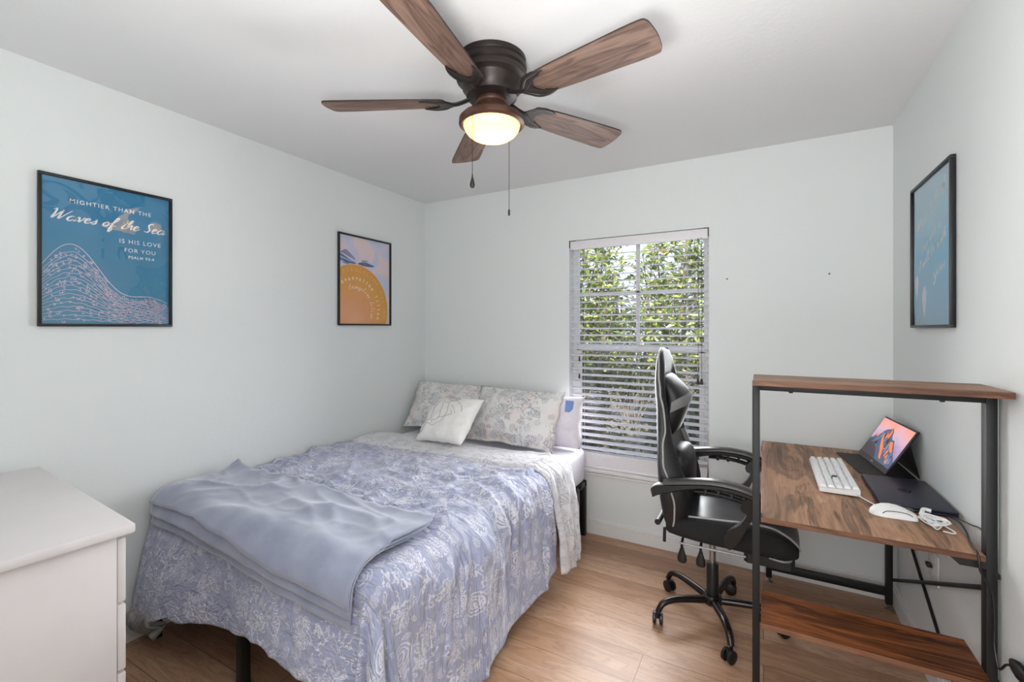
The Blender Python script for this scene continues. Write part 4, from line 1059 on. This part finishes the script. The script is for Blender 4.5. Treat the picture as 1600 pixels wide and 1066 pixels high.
# ------------------------------------------------------------------ things on the desk
DKZ = 0.7605
kb = thing('keyboard', 'white compact keyboard lying on the desk, cable at its near end', 'keyboard', (0.255, 2.36, DKZ))
KT = Matrix(((0.238, -0.9713, 0, 0.255), (0.9713, 0.238, 0, 2.36), (0, 0, 1, DKZ), (0, 0, 0, 1)))
KT = Matrix.Translation((0.255, 2.36, DKZ)) @ Matrix.Rotation(R(90), 4, 'Z')
KL, KW = 0.46, 0.128
kc = MB(); kc.prism([(-KW / 2, 0.004), (KW / 2, 0.004), (KW / 2, 0.018), (-KW / 2, 0.026)], KT @ Matrix(((0, 0, 1, -KL / 2), (1, 0, 0, 0), (0, 1, 0, 0), (0, 0, 0, 1))), KL)
for sx_ in (-0.4, 0.4): kc.span((KL * sx_ - 0.02, -KW / 2 + 0.008, 0), (KL * sx_ + 0.02, -KW / 2 + 0.02, 0.005), M4=KT); kc.span((KL * sx_ - 0.02, KW / 2 - 0.02, 0), (KL * sx_ + 0.02, KW / 2 - 0.008, 0.005), M4=KT)
kc.build('case', M['whiteplastic'], kb, smooth=False)
for r_ in range(5):
    y = lerp(-KW / 2 + 0.013, KW / 2 - 0.013, r_ / 4); zb = lerp(0.0255, 0.0185, (y + KW / 2) / KW) + 0.001
    kr = MB(); nk = 15; x = -KL / 2 + 0.008
    wdt = (KL - 0.016) / nk
    k = 0
    while k < nk:
        span_ = 1
        if r_ == 0 and k == 4: span_ = 6
        a = x + k * wdt + 0.001; c = x + (k + span_) * wdt - 0.001
        rr_ = [[(a, y - 0.0105, zb), (c, y - 0.0105, zb), (c, y + 0.0105, zb), (a, y + 0.0105, zb)], [(a + 0.0022, y - 0.0078, zb + 0.010), (c - 0.0022, y - 0.0078, zb + 0.010), (c - 0.0022, y + 0.0078, zb + 0.010), (a + 0.0022, y + 0.0078, zb + 0.010)]]
        mi = 1 if (r_ == 2 and k == 4) else 0
        kr.loft([[KT @ Vector(p) for p in ring] for ring in rr_], mi)
        k += span_
    kr.build('key_row', [M['whiteplastic'], M['keygrey']], kb, smooth=False)
MB().tube(spline([(0.305, 2.135, DKZ + 0.012), (0.325, 2.105, DKZ + 0.006), (0.345, 2.07, DKZ + 0.004), (0.365, 2.040, DKZ + 0.004), (0.40, 2.031, DKZ + 0.004), (0.425, 2.030, DKZ + 0.004)], 6), 0.0024, 8).build('cable', M['whiteplastic'], kb)

ms = thing('computer_mouse', 'white computer mouse on the near end of the desk with bunched white cable', 'mouse', (0.385, 1.985, DKZ))
def mring(x, w_, h_, sag=0.0):
    return [(0.385 + x, 1.985 + w_ * cos(a), DKZ + max(0.0, h_ * sin(a)) if a <= pi else DKZ) for a in [pi * k / 10 for k in range(11)]]
rg = [mring(x, w_, h_) for x, w_, h_ in ((-0.064, 0.006, 0.006), (-0.060, 0.018, 0.016), (-0.050, 0.027, 0.026), (-0.030, 0.0325, 0.036), (-0.010, 0.033, 0.039), (0.012, 0.031, 0.037), (0.034, 0.0305, 0.030), (0.050, 0.030, 0.022), (0.060, 0.026, 0.015), (0.064, 0.016, 0.010))]
MB().loft(rg).build('body', M['whiteplastic'], ms, smooth=True, angle=70)
sd = MB().tube(spline([(0.352, 1.951, DKZ + 0.012), (0.362, 1.9525, DKZ + 0.021), (0.385, 1.9535, DKZ + 0.024), (0.415, 1.9545, DKZ + 0.022), (0.432, 1.9545, DKZ + 0.015)], 5), 0.0012, 6)
sd.build('side_grip_seam', M['keygrey'], ms)
MB().tube(spline([(0.420, 1.985, DKZ + 0.030), (0.430, 1.985, DKZ + 0.031), (0.440, 1.985, DKZ + 0.026)], 4), 0.004, 8).build('scroll_wheel', M['keygrey'], ms)
rn = random.Random(5); pts = [(0.449, 1.985, DKZ + 0.006)]
for k in range(26):
    a = k * 2.1 + rn.uniform(-.4, .4); rr_ = rn.uniform(0.6, 1.0)
    pts.append((0.485 + 0.038 * rr_ * cos(a), 1.958 + 0.062 * rr_ * sin(a), DKZ + 0.004 + 0.018 * rn.random()))
pts += [(0.52, 1.90, DKZ + 0.004), (0.49, 1.893, DKZ + 0.004)]
MB().tube(spline(pts, 6), 0.0022, 7).build('bunched_cable', M['whiteplastic'], ms)
MB().tube(spline([(0.462, 1.99, DKZ + 0.018), (0.475, 2.03, DKZ + 0.022), (0.495, 2.03, DKZ + 0.02)], 5), 0.0065, 8).build('cable_ferrite', M['whiteplastic'], ms)

lp = thing('laptop', 'closed dark navy laptop with round emblem behind the mouse', 'laptop', (0.466, 2.215, DKZ))
LT = Matrix.Translation((0.468, 2.236, DKZ)) @ Matrix.Rotation(R(0), 4, 'Z')
MB().span((-0.105, -0.183, 0.001), (0.105, 0.183, 0.010), bev=0.004, M4=LT).build('base', M['navy'], lp)
lid = MB().span((-0.105, -0.183, 0.0108), (0.105, 0.183, 0.0205), bev=0.004, M4=LT).build('lid', M['navy'], lp)
em = MB(); ring_ = []
for k in range(28): a = 2 * pi * k / 28; ring_.append((0.020 * cos(a), 0.020 * sin(a)))
for k in range(28):
    a, c = ring_[k], ring_[(k + 1) % 28]; f = 0.80
    em.quad(LT @ Vector((a[0], a[1], 0.0208)), LT @ Vector((c[0], c[1], 0.0208)), LT @ Vector((c[0] * f, c[1] * f, 0.0208)), LT @ Vector((a[0] * f, a[1] * f, 0.0208)))
# slanted letters inside the ring; reading direction runs along -Y, tops toward the wall
TH = LT @ Matrix(((0, 1, 0, 0), (-1, 0, 0, 0), (0, 0, 1, 0), (0, 0, 0, 1)))
put_text(em, 'h', -0.0125, -0.006, 0.022, TH, 0.0208, 0); put_text(em, 'p', 0.001, -0.006, 0.022, TH, 0.0208, 0)
em.build('emblem', M['navydark'], lid, smooth=False)
for y in (2.10, 2.16): MB().span((0.3595, y, DKZ + 0.004), (0.3607, y + 0.014, DKZ + 0.008)).build('port', M['blackplastic'], lp)

pm = thing('portable_monitor', 'slim portable monitor propped on folding cover, screen lit with orange mountain peaks', 'monitor', (0.44, 2.67, DKZ))
BL = Vector((0.417, 2.851, 0.7705)); BR = Vector((0.456, 2.483, 0.7705))
ex = (BR - BL).normalized(); lean_ = R(30); back = Vector((0, 0, 1)).cross(ex) * -1
back = Vector((-ex.y, ex.x, 0)) if Vector((-ex.y, ex.x, 0)).x > 0 else Vector((ex.y, -ex.x, 0))
upv = (Vector((0, 0, 1)) * cos(lean_) + back * sin(lean_)).normalized(); nv = ex.cross(upv).normalized()
if nv.x > 0: nv = -nv
PW, PH = (BR - BL).length, 0.224
PT = Matrix(((ex.x, upv.x, nv.x, BL.x), (ex.y, upv.y, nv.y, BL.y), (ex.z, upv.z, nv.z, BL.z), (0, 0, 0, 1)))
MB().span((0, 0, -0.009), (PW, PH, 0), bev=0.002, M4=PT).build('housing', M['bezel'], pm)
MB().span((0.001, 0.001, 0.0002), (PW - 0.001, 0.022, 0.0012), M4=PT).build('chin', M['bezelgrey'], pm)
MB().span((PW * 0.47, 0.009, 0.0012), (PW * 0.53, 0.015, 0.0018), M4=PT).build('badge', M['chrome'], pm)
def emis(name, rgb, s=0.75):
    t = NT(name); t.set(color=lin(*[c * 0.2 for c in rgb]), rough=0.25, emit=lin(*rgb), estr=s); return t.m
scr = MB(); x0, x1, y0, y1 = 0.007, PW - 0.007, 0.024, PH - 0.008
SP = lambda x, y, z=0.0012: PT @ Vector((lerp(x0, x1, x), lerp(y0, y1, y), z))
scr.grid(lambda u, v: SP(u, v, 0.0008), 1, 1, 0, uvfn=lambda u, v: (u, v))
rn = random.Random(11)
prof = [(0, .40), (.06, .44), (.12, .56), (.18, .52), (.25, .70), (.32, .78), (.38, .80), (.45, .86), (.52, .78), (.56, .66), (.62, .60), (.68, .62), (.74, .52), (.80, .44), (.86, .34), (.93, .26), (1, .18)]
scr.add([SP(x, y, 0.0010) for x, y in prof] + [SP(1, 0, 0.0010), SP(0, 0, 0.0010)], [list(range(len(prof) + 2))], 1)
def ridge_h(x): return interp(x, prof)
for k in range(64):
    x = rn.uniform(0.02, 0.93); top = ridge_h(x) * rn.uniform(0.45, 0.97); hh = rn.uniform(0.06, 0.2); wv = rn.uniform(0.02, 0.05)
    mi = 2 if (rn.random() < 0.5 and 0.28 < x < 0.85) else (3 if rn.random() < 0.6 else 4)
    scr.add([SP(x, top, 0.0011 + mi * 0.00004), SP(x + wv, max(0, top - hh * 0.6), 0.0011 + mi * 0.00004), SP(x + wv * 0.6, max(0, top - hh), 0.0011 + mi * 0.00004), SP(x - wv * 0.4, max(0, top - hh * 0.75), 0.0011 + mi * 0.00004)], [[0, 1, 2, 3]], mi)
for fc in ([(.44, .84), (.50, .74), (.49, .62), (.45, .68)], [(.30, .70), (.37, .56), (.44, .44), (.52, .36), (.60, .20), (.66, .06), (.58, .10), (.50, .24), (.42, .34), (.34, .50)], [(.60, .56), (.68, .56), (.76, .44), (.74, .36), (.66, .42)], [(.10, .52), (.18, .50), (.22, .62), (.16, .56)]):
    scr.add([SP(x, y, 0.00132) for x, y in fc], [list(range(len(fc)))], 2)
scr.add([SP(x, y, 0.00136) for x, y in ((0, .26), (.12, .34), (.25, .30), (.36, .22), (.44, .10), (.5, 0), (0, 0))], [list(range(7))], 4)
t = NT('screen_dusk_sky'); tcn = t.n.new('ShaderNodeTexCoord'); s_ = t.n.new('ShaderNodeSeparateXYZ'); t.l.new(tcn.outputs['UV'], s_.inputs[0])
ff = t.math('ADD', t.math('MULTIPLY', s_.outputs[1], 0.9), t.math('MULTIPLY', t.math('SUBTRACT', t.noise(tcn.outputs['UV'], 3.5, 2), 0.5), 0.7))
t.set(color=lin(40, 35, 45), rough=0.25, emit=t.ramp(ff, [(0.3, lin(150, 130, 176)), (0.62, lin(206, 168, 186)), (0.85, lin(238, 150, 134))]), estr=0.7)
scr.build('screen', [t.m, emis('screen_slate_rock', (62, 76, 104)), emis('screen_orange_rock', (228, 118, 62)), emis('screen_blue_rock', (92, 122, 156)), emis('screen_dark_rock', (44, 32, 44))], pm, smooth=False)
cv = MB()
cv.prism([(0.326, 2.842), (0.369, 2.490), (BR.x + 0.004, BR.y), (BL.x + 0.004, BL.y)], Matrix.Translation((0, 0, DKZ)), 0.004)
top_b = BL + upv * 0.155 - nv * 0.011; top_c = BR + upv * 0.155 - nv * 0.011
f0 = Vector((0.555, 2.87, DKZ + 0.003)); f1 = Vector((0.574, 2.50, DKZ + 0.003))
d_ = (top_b - f0).cross(f1 - f0).normalized() * 0.0016
fl = MB(); fl.add([top_b, top_c, f1, f0, top_b + d_, top_c + d_, f1 + d_, f0 + d_], [[0, 1, 2, 3], [7, 6, 5, 4], [0, 4, 5, 1], [1, 5, 6, 2], [2, 6, 7, 3], [3, 7, 4, 0]])
fl.build('support_flap', M['bezel'], pm, smooth=False)
MB().prism([(BL.x + 0.004, BL.y), (BR.x + 0.004, BR.y), (0.566, 2.50), (0.552, 2.87)], Matrix.Translation((0, 0, DKZ)), 0.0012).build('base_flap', M['bezel'], pm, smooth=False)
cv.build('folding_cover', M['cover'], pm, smooth=False)

# power lead from the laptop over the near desk edge to the wall
pc = thing('power_cord', 'black power cord running off the near desk edge to an adapter by the wall', 'cord', (0.555, 1.75, DKZ))
MB().tube(spline([(0.545, 2.045, DKZ + 0.006), (0.558, 2.00, DKZ + 0.006), (0.553, 1.93, DKZ + 0.004), (0.540, 1.86, DKZ + 0.004), (0.530, 1.80, DKZ + 0.004), (0.527, 1.762, DKZ + 0.006), (0.528, 1.748, DKZ - 0.006), (0.530, 1.745, 0.72), (0.556, 1.755, 0.66), (0.562, 1.755, 0.58), (0.560, 1.752, 0.52), (0.562, 1.73, 0.47), (0.566, 1.70, 0.50), (0.568, 1.675, 0.515)], 6), 0.003, 8).build('lead', M['blackplastic'], pc)
MB().tube(spline([(0.558, 2.04, DKZ + 0.008), (0.570, 1.95, DKZ + 0.02), (0.574, 1.88, DKZ + 0.03), (0.577, 1.82, DKZ - 0.01)], 6), 0.0022, 8).build('lead', M['blackplastic'], pc)
MB().loft([[(0.569 + 0.011 * cos(a) * q, y, 0.522 + dz + 0.022 * sin(a) * q) for a in [2 * pi * k / 12 for k in range(12)]] for y, q, dz in ((1.682, 0.4, 0), (1.665, 0.8, 0.0), (1.64, 1.05, 0.004), (1.60, 1.0, 0.008), (1.575, 0.7, 0.010))]).build('adapter', M['blackplastic'], pc)

# ------------------------------------------------------------------ gaming chair
CX, CY = -0.215, 2.385
ch = thing('gaming_chair', 'black and grey high back swivel chair on castors facing the desk', 'chair', (CX, CY, 0))
def star(k): return R(2 + 72 * k)
hub = MB().lathe([(0.0, 0.075), (0.036, 0.075), (0.045, 0.085), (0.045, 0.112), (0.036, 0.122), (0.0, 0.122)], (CX, CY, 0), 28); hub.build('hub', M['basemetal'], ch)
MB().lathe([(0, 0.12), (0.027, 0.12), (0.027, 0.265), (0.024, 0.272), (0.0, 0.272)], (CX, CY, 0), 24).build('column_sleeve', M['blackplastic'], ch)
MB().lathe([(0, 0.27), (0.0145, 0.27), (0.0145, 0.41), (0.0, 0.41)], (CX, CY, 0), 20).build('gas_lift', M['chrome'], ch, label='chrome gas lift tube')
for k in range(5):
    a = star(k); d = Vector((cos(a), sin(a), 0)); c0 = Vector((CX, CY, 0))
    pts = spline([c0 + d * 0.035 + Vector((0, 0, 0.098)), c0 + d * 0.12 + Vector((0, 0, 0.108)), c0 + d * 0.20 + Vector((0, 0, 0.112)), c0 + d * 0.255 + Vector((0, 0, 0.098)), c0 + d * 0.280 + Vector((0, 0, 0.062))], 5)
    MB().tube(pts, [lerp(0.021, 0.014, i / (len(pts) - 1)) for i in range(len(pts))], 12, up=(0, 0, 1), flat=0.85).build('leg', M['basemetal'], ch)
    ca = MB(); cw = c0 + d * 0.282
    sw = a + R(40 + 67 * k); wd_ = Vector((cos(sw), sin(sw), 0)); ax = Vector((-wd_.y, wd_.x, 0))
    cc = cw + wd_ * 0.014 + Vector((0, 0, 0.0275))
    A3 = Matrix(((wd_.x, 0, ax.x), (wd_.y, 0, ax.y), (0, 1, 0)))
    for sg in (-1, 1):
        ca.lathe([(0.0, 0.0), (0.018, 0.0), (0.0275, 0.003), (0.0275, 0.013), (0.020, 0.017), (0.0, 0.018)], cc + ax * (0.006 if sg > 0 else -0.006 - 0.018), 22, axis=A3)
    ca.tube([cw + Vector((0, 0, 0.066)), cw + Vector((0, 0, 0.045))], 0.007, 8); ca.box(cc + Vector((0, 0, 0.012)), (0.018, 0.018, 0.026))
    ca.build('castor', M['blackplastic'], ch)
# mechanism and seat
mc = MB().span((CX - 0.16, CY - 0.09, 0.405), (CX + 0.12, CY + 0.09, 0.43), bev=0.004); mc.build('seat_mechanism', M['blackmetal'], ch)
MB().tube([(CX - 0.115, CY - 0.235, 0.437), (CX + 0.15, CY - 0.235, 0.437)], 0.005, 8).build('seat_rail', M['railgrey'], ch, label='grey rail under the seat')
def lever(x, y):
    o = MB().tube(spline([(x + 0.01, CY - 0.05, 0.415), (x, y + 0.06, 0.415), (x, y, 0.405), (x, y, 0.375)], 4), 0.006, 8).build('lever', M['blackplastic'], ch)
    MB().loft([[(x + 0.021 * q * cos(t_), y + 0.009 * q * sin(t_), z_) for t_ in [2 * pi * j / 14 for j in range(14)]] for z_, q in ((0.385, 0.32), (0.370, 0.5), (0.345, 0.9), (0.328, 1.0), (0.318, 0.92), (0.312, 0.6))]).build('paddle', M['blackplastic'], o)
lever(-0.331, CY - 0.155); lever(-0.250, CY - 0.155)
MB().tube([(-0.400, CY - 0.20, 0.48), (-0.400, CY - 0.205, 0.415)], 0.007, 8).build('tilt_stub', M['blackplastic'], ch)
# seat: loft along X, raised side bolsters
def seat_ring(x, hw, zb, zt, bol, crown=0.0):
    pts = []
    prof_ = [(-1.0, 0.30), (-1.0, 0.75), (-0.95, 1.0 + bol), (-0.80, 1.0 + bol * 1.1), (-0.66, 1.0 + bol * 0.35), (-0.35, 1.0), (0, 1.0), (0.35, 1.0), (0.66, 1.0 + bol * 0.35), (0.80, 1.0 + bol * 1.1), (0.95, 1.0 + bol), (1.0, 0.75), (1.0, 0.30), (0.85, 0.0), (0, 0.0), (-0.85, 0.0)]
    for a, q in prof_: pts.append((x + 0.012 * (1 - a * a), CY + a * hw, lerp(zb, zt, q)))
    return pts
sr = [seat_ring(-0.405, 0.20, 0.455, 0.500, 0.1), seat_ring(-0.385, 0.225, 0.447, 0.522, 0.15), seat_ring(-0.30, 0.245, 0.443, 0.522, 0.28), seat_ring(-0.18, 0.252, 0.440, 0.520, 0.42), seat_ring(-0.05, 0.255, 0.440, 0.522, 0.50), seat_ring(0.03, 0.252, 0.440, 0.520, 0.48), seat_ring(0.085, 0.240, 0.440, 0.508, 0.35), seat_ring(0.120, 0.22, 0.447, 0.492, 0.15), seat_ring(0.130, 0.20, 0.458, 0.475, 0.0)]
seat = MB(); n = 16
vs = [p for r_ in sr for p in r_]
for i in range(len(sr) - 1):
    for j in range(n):
        mi = 0 if 4 <= j <= 7 else 1
        seat.f.append((i * n + j, i * n + (j + 1) % n, (i + 1) * n + (j + 1) % n, (i + 1) * n + j)); seat.m.append(mi)
seat.v = vs; seat.f += [tuple(range(n))[::-1], tuple((len(sr) - 1) * n + j for j in range(n))]; seat.m += [1, 1]
so = seat.build('seat', [M['seatgloss'], M['mesh']], ch, smooth=True, angle=60)
ssf = so.modifiers.new('smooth', 'SUBSURF'); ssf.levels = 2; ssf.render_levels = 2
for sg in (-1, 1):
    MB().tube(spline([(r_[3 if sg < 0 else 9][0], r_[3 if sg < 0 else 9][1], r_[3 if sg < 0 else 9][2] + 0.001) for r_ in sr[1:]], 5), 0.0045, 8).build('seat_piping', M['piping'], so)
# folded foot rest under the seat
MB().loft([[(x, CY - 0.02 + 0.15 * q * (1 if abs(t_) > 9 else 1) * (1 if j in (0, 3) else 1) * sg_, z_) for j, (sg_, z_) in enumerate(((-1, 0.385), (1, 0.385), (1, 0.425), (-1, 0.425)))] for x, q, t_ in ((-0.075, 0.9, 0), (-0.06, 1.0, 0), (0.10, 1.0, 0), (0.115, 0.9, 0))]).build('foot_rest', M['leather'], ch)
MB().tube(spline([(0.02, CY - 0.185, 0.432), (0.075, CY - 0.185, 0.428), (0.105, CY - 0.15, 0.432), (0.11, CY, 0.432), (0.105, CY + 0.15, 0.432)], 5), 0.005, 8).build('foot_rest_rod', M['railgrey'], ch, label='grey foot rest rod')
# back rest: loft upward
HWt = [(0.44, 0.20), (0.52, 0.235), (0.62, 0.255), (0.72, 0.255), (0.82, 0.238), (0.92, 0.215), (1.00, 0.205), (1.08, 0.205), (1.15, 0.195), (1.21, 0.172), (1.26, 0.138), (1.29, 0.095), (1.305, 0.04)]
XRr = [(0.44, -0.405), (0.55, -0.430), (0.65, -0.442), (0.80, -0.452), (1.0, -0.460), (1.15, -0.470), (1.25, -0.468), (1.305, -0.452)]
XFr = [(0.44, -0.315), (0.55, -0.285), (0.62, -0.278), (0.70, -0.295), (0.80, -0.335), (0.90, -0.368), (1.0, -0.385), (1.10, -0.395), (1.20, -0.408), (1.28, -0.425), (1.305, -0.44)]
XPr = [(0.44, -0.372), (0.55, -0.350), (0.62, -0.350), (0.70, -0.372), (0.78, -0.398), (0.86, -0.404), (0.93, -0.395), (1.0, -0.402), (1.10, -0.420), (1.20, -0.432), (1.28, -0.440), (1.305, -0.445)]
def back_ring(z):
    hw, xr, xf, xp = (interp(z, tb) for tb in (HWt, XRr, XFr, XPr))
    rec = 0.036 * sstep(0.44, 0.56, z) * sstep(1.25, 1.1, z)
    xc = xf - rec
    P = [(xr, 0), (xr + 0.004, 0.5), (xr + 0.018, 0.86), (xr + 0.032, 0.97), (lerp(xr, xp, 0.6), 1.0), (xp, 0.985), (lerp(xp, xf, 0.6), 0.93), (xf, 0.80), (lerp(xf, xc, 0.7), 0.62), (xc, 0.45), (xc, 0.0)]
    full = [(x, CY - a * hw, z) for x, a in P] + [(x, CY + a * hw, z) for x, a in P[-2:0:-1]]
    return full
zs = [0.44, 0.47, 0.52, 0.57, 0.62, 0.67, 0.72, 0.77, 0.82, 0.87, 0.92, 0.96, 1.0, 1.04, 1.08, 1.12, 1.16, 1.20, 1.235, 1.265, 1.288, 1.302]
rings = [back_ring(z) for z in zs]; n = len(rings[0])
bk = MB(); bk.v = [p for r_ in rings for p in r_]
for i in range(len(rings) - 1):
    zc = (zs[i] + zs[i + 1]) / 2
    for j in range(n):
        side = j in (6, 7, 12, 13)
        mi = 0
        if side and zc > 1.12: mi = 0
        elif j in (12, 13) and 0.70 < zc < 0.86: mi = 1
        elif j in (8, 11) and 0.96 < zc < 1.03: mi = 1
        bk.f.append((i * n + j, i * n + (j + 1) % n, (i + 1) * n + (j + 1) % n, (i + 1) * n + j)); bk.m.append(mi)
bk.f += [tuple(range(n))[::-1], tuple((len(rings) - 1) * n + j for j in range(n))]; bk.m += [0, 0]
bo = bk.build('backrest', [M['leather'], M['greyleather']], ch, smooth=True, angle=60)
ssf = bo.modifiers.new('smooth', 'SUBSURF'); ssf.levels = 1; ssf.render_levels = 2
for sg in (5, n - 5):
    MB().tube(spline([(r_[sg][0], r_[sg][1] + (-0.001 if sg == 5 else 0.001), r_[sg][2]) for r_ in rings[1:]], 3), 0.0042, 8).build('back_piping', M['piping'], bo)
# head pillow with grey band, strap slots
def cushion_mb(c, hx, hy, hz, p=2.6, n=22, m=14):
    b = MB(); rg = []
    for i in range(m + 1):
        ph = -pi / 2 + pi * i / m; r_ = []
        for j in range(n):
            t_ = 2 * pi * j / n
            sp = lambda v, e: math.copysign(abs(v) ** e, v)
            r_.append((c[0] + hx * sp(cos(ph), 0.6) * sp(cos(t_), 0.7), c[1] + hy * sp(cos(ph), 0.6) * sp(sin(t_), 0.7), c[2] + hz * sp(sin(ph), 0.7)))
        rg.append(r_)
    return b.loft(rg, cap=True)
hpz = [(1.175, -0.412, 0.095), (1.15, -0.388, 0.125), (1.115, -0.352, 0.142), (1.085, -0.326, 0.150), (1.06, -0.315, 0.152), (1.03, -0.320, 0.152), (0.98, -0.338, 0.150), (0.93, -0.354, 0.142), (0.895, -0.370, 0.125), (0.875, -0.386, 0.10)]
def hp_ring(z, xf, hw, dx=0.0, grow=0.0):
    xb = -0.430 if z < 1.1 else -0.436
    return [(xb, CY - hw * 0.9, z), (lerp(xb, xf, 0.45), CY - hw - grow, z), (lerp(xb, xf, 0.8), CY - hw * 0.92 - grow, z), (xf + dx, CY - hw * 0.6, z), (xf + 0.004 + dx, CY, z), (xf + dx, CY + hw * 0.6, z), (lerp(xb, xf, 0.8), CY + hw * 0.92 + grow, z), (lerp(xb, xf, 0.45), CY + hw + grow, z), (xb, CY + hw * 0.9, z)]
hp = MB().loft([hp_ring(*q) for q in hpz]).build('head_pillow', M['leather'], ch, smooth=True, angle=70)
ss_ = hp.modifiers.new('smooth', 'SUBSURF'); ss_.levels = 1; ss_.render_levels = 2
gb = MB(); fi = lambda z, k: interp(-z, [(-q[0], q[k]) for q in hpz])
rows = []
for i in range(5):
    z0 = lerp(1.085, 1.035, i / 4)
    rr_ = [hp_ring(z0 - d_z, fi(z0 - d_z, 1), fi(z0 - d_z, 2), 0.001, 0.001) for d_z in (0.05, 0.035, 0.012, 0.004, 0.0, 0.004, 0.012, 0.035, 0.05)]
    rows.append([rr_[k][k] for k in range(9)][1:8])
gb.v = [p for r_ in rows for p in r_]; gb.f = [(i * 7 + j, i * 7 + j + 1, (i + 1) * 7 + j + 1, (i + 1) * 7 + j) for i in range(4) for j in range(6)]; gb.m = [0] * len(gb.f)
gbo = gb.build('grey_band', M['greyleather'], hp, smooth=True, angle=180, label='grey band across the head pillow')
cushion_mb((-0.362, CY, 0.70), 0.070, 0.165, 0.125).build('lumbar_pillow', M['leather'], ch, smooth=True, angle=60)
MB().tube([(-0.43, CY - 0.21, 0.50), (-0.43, CY + 0.21, 0.50)], 0.014, 10).build('recline_axle', M['blackmetal'], ch)
# arm rests
def arm(ys, side):
    y = ys
    o = MB()
    top = spline([(-0.438, y, 0.690), (-0.415, y, 0.707), (-0.36, y, 0.716), (-0.27, y, 0.732), (-0.18, y, 0.742), (-0.09, y, 0.736), (-0.02, y, 0.715), (0.008, y, 0.690)], 5)
    k = len(top)
    rg = []
    for i, p in enumerate(top):
        f = i / (k - 1); th_ = lerp(0.050, 0.022, sstep(0.08, 0.50, f)) * (0.35 + 0.65 * sstep(0.0, 0.07, f)); wd_ = 0.024
        zt = p.z; zb = p.z - th_ * (1 if f < 0.9 else 0.9)
        rg.append([(p.x, y - wd_, zb + 0.006), (p.x, y - wd_, zt - 0.004), (p.x, y - wd_ + 0.006, zt), (p.x, y + wd_ - 0.006, zt), (p.x, y + wd_, zt - 0.004), (p.x, y + wd_, zb + 0.006), (p.x, y + wd_ - 0.006, zb), (p.x, y - wd_ + 0.006, zb)])
    o.loft(rg)
    # lower arch with struts, leaving slots
    low = spline([(-0.26, y, 0.702), (-0.18, y, 0.704), (-0.10, y, 0.694), (-0.05, y, 0.675), (-0.025, y, 0.64)], 5)
    o.tube(low, 0.010, 8, up=(0, 1, 0), flat=1.6)
    for fx in (-0.215, -0.165, -0.115, -0.07): o.span((fx - 0.006, y - 0.014, 0.690), (fx + 0.006, y + 0.014, 0.724), bev=0.002)
    # front shield that curves down to the seat side
    sh = [(-0.041, 0.720), (-0.081, 0.679), (-0.078, 0.651), (-0.060, 0.640), (-0.083, 0.597), (-0.118, 0.567), (-0.142, 0.534), (-0.147, 0.496), (-0.123, 0.471), (-0.090, 0.514), (-0.064, 0.573), (-0.040, 0.625), (-0.020, 0.650), (0.000, 0.680), (0.006, 0.700), (0.000, 0.722)]
    sh = [(p.x, p.y) for p in spline([(x, z, 0) for x, z in sh], 3, True)]
    n_ = len(sh); cxs = sum(x for x, z in sh) / n_; czs = sum(z for x, z in sh) / n_
    yo = lambda z: side * 0.030 * sstep(0.60, 0.47, z)
    o.loft([[(lerp(cxs, x, k_) if k_ < 1 else x, y + yo(z) + dy_, z) for x, z in sh] for k_, dy_ in ((1, -0.016), (1, 0.016))])
    ao = o.build('armrest', M['blackplastic'], ch, smooth=True, angle=45)
    pr_ = []
    for i, p in enumerate(top):
        f = i / (k - 1)
        if f < 0.22 or f > 0.93: continue
        pr_.append([(p.x, y - 0.027, p.z + 0.001), (p.x, y - 0.026, p.z + 0.013), (p.x, y - 0.014, p.z + 0.019), (p.x, y + 0.014, p.z + 0.019), (p.x, y + 0.026, p.z + 0.013), (p.x, y + 0.027, p.z + 0.001)])
    MB().loft(pr_).build('arm_pad', M['armpad'], ao, smooth=True, angle=60)
    MB().lathe([(0, 0.004), (0.008, 0.003), (0.008, 0), (0, 0)], (-0.125, y - 0.016 + 0.030 if side > 0 else y + 0.016 - 0.030, 0.500), 12, axis=Matrix(((1, 0, 0), (0, 0, -1 if side > 0 else 1), (0, 1, 0)))).build('pivot_bolt', M['frameblack'], ao)
arm(CY - 0.295, 1); arm(CY + 0.295, -1)

# clean helper properties
for o in bpy.data.objects:
    for k in ('_o', '_rz', '_inv'):
        if k in o: del o[k]
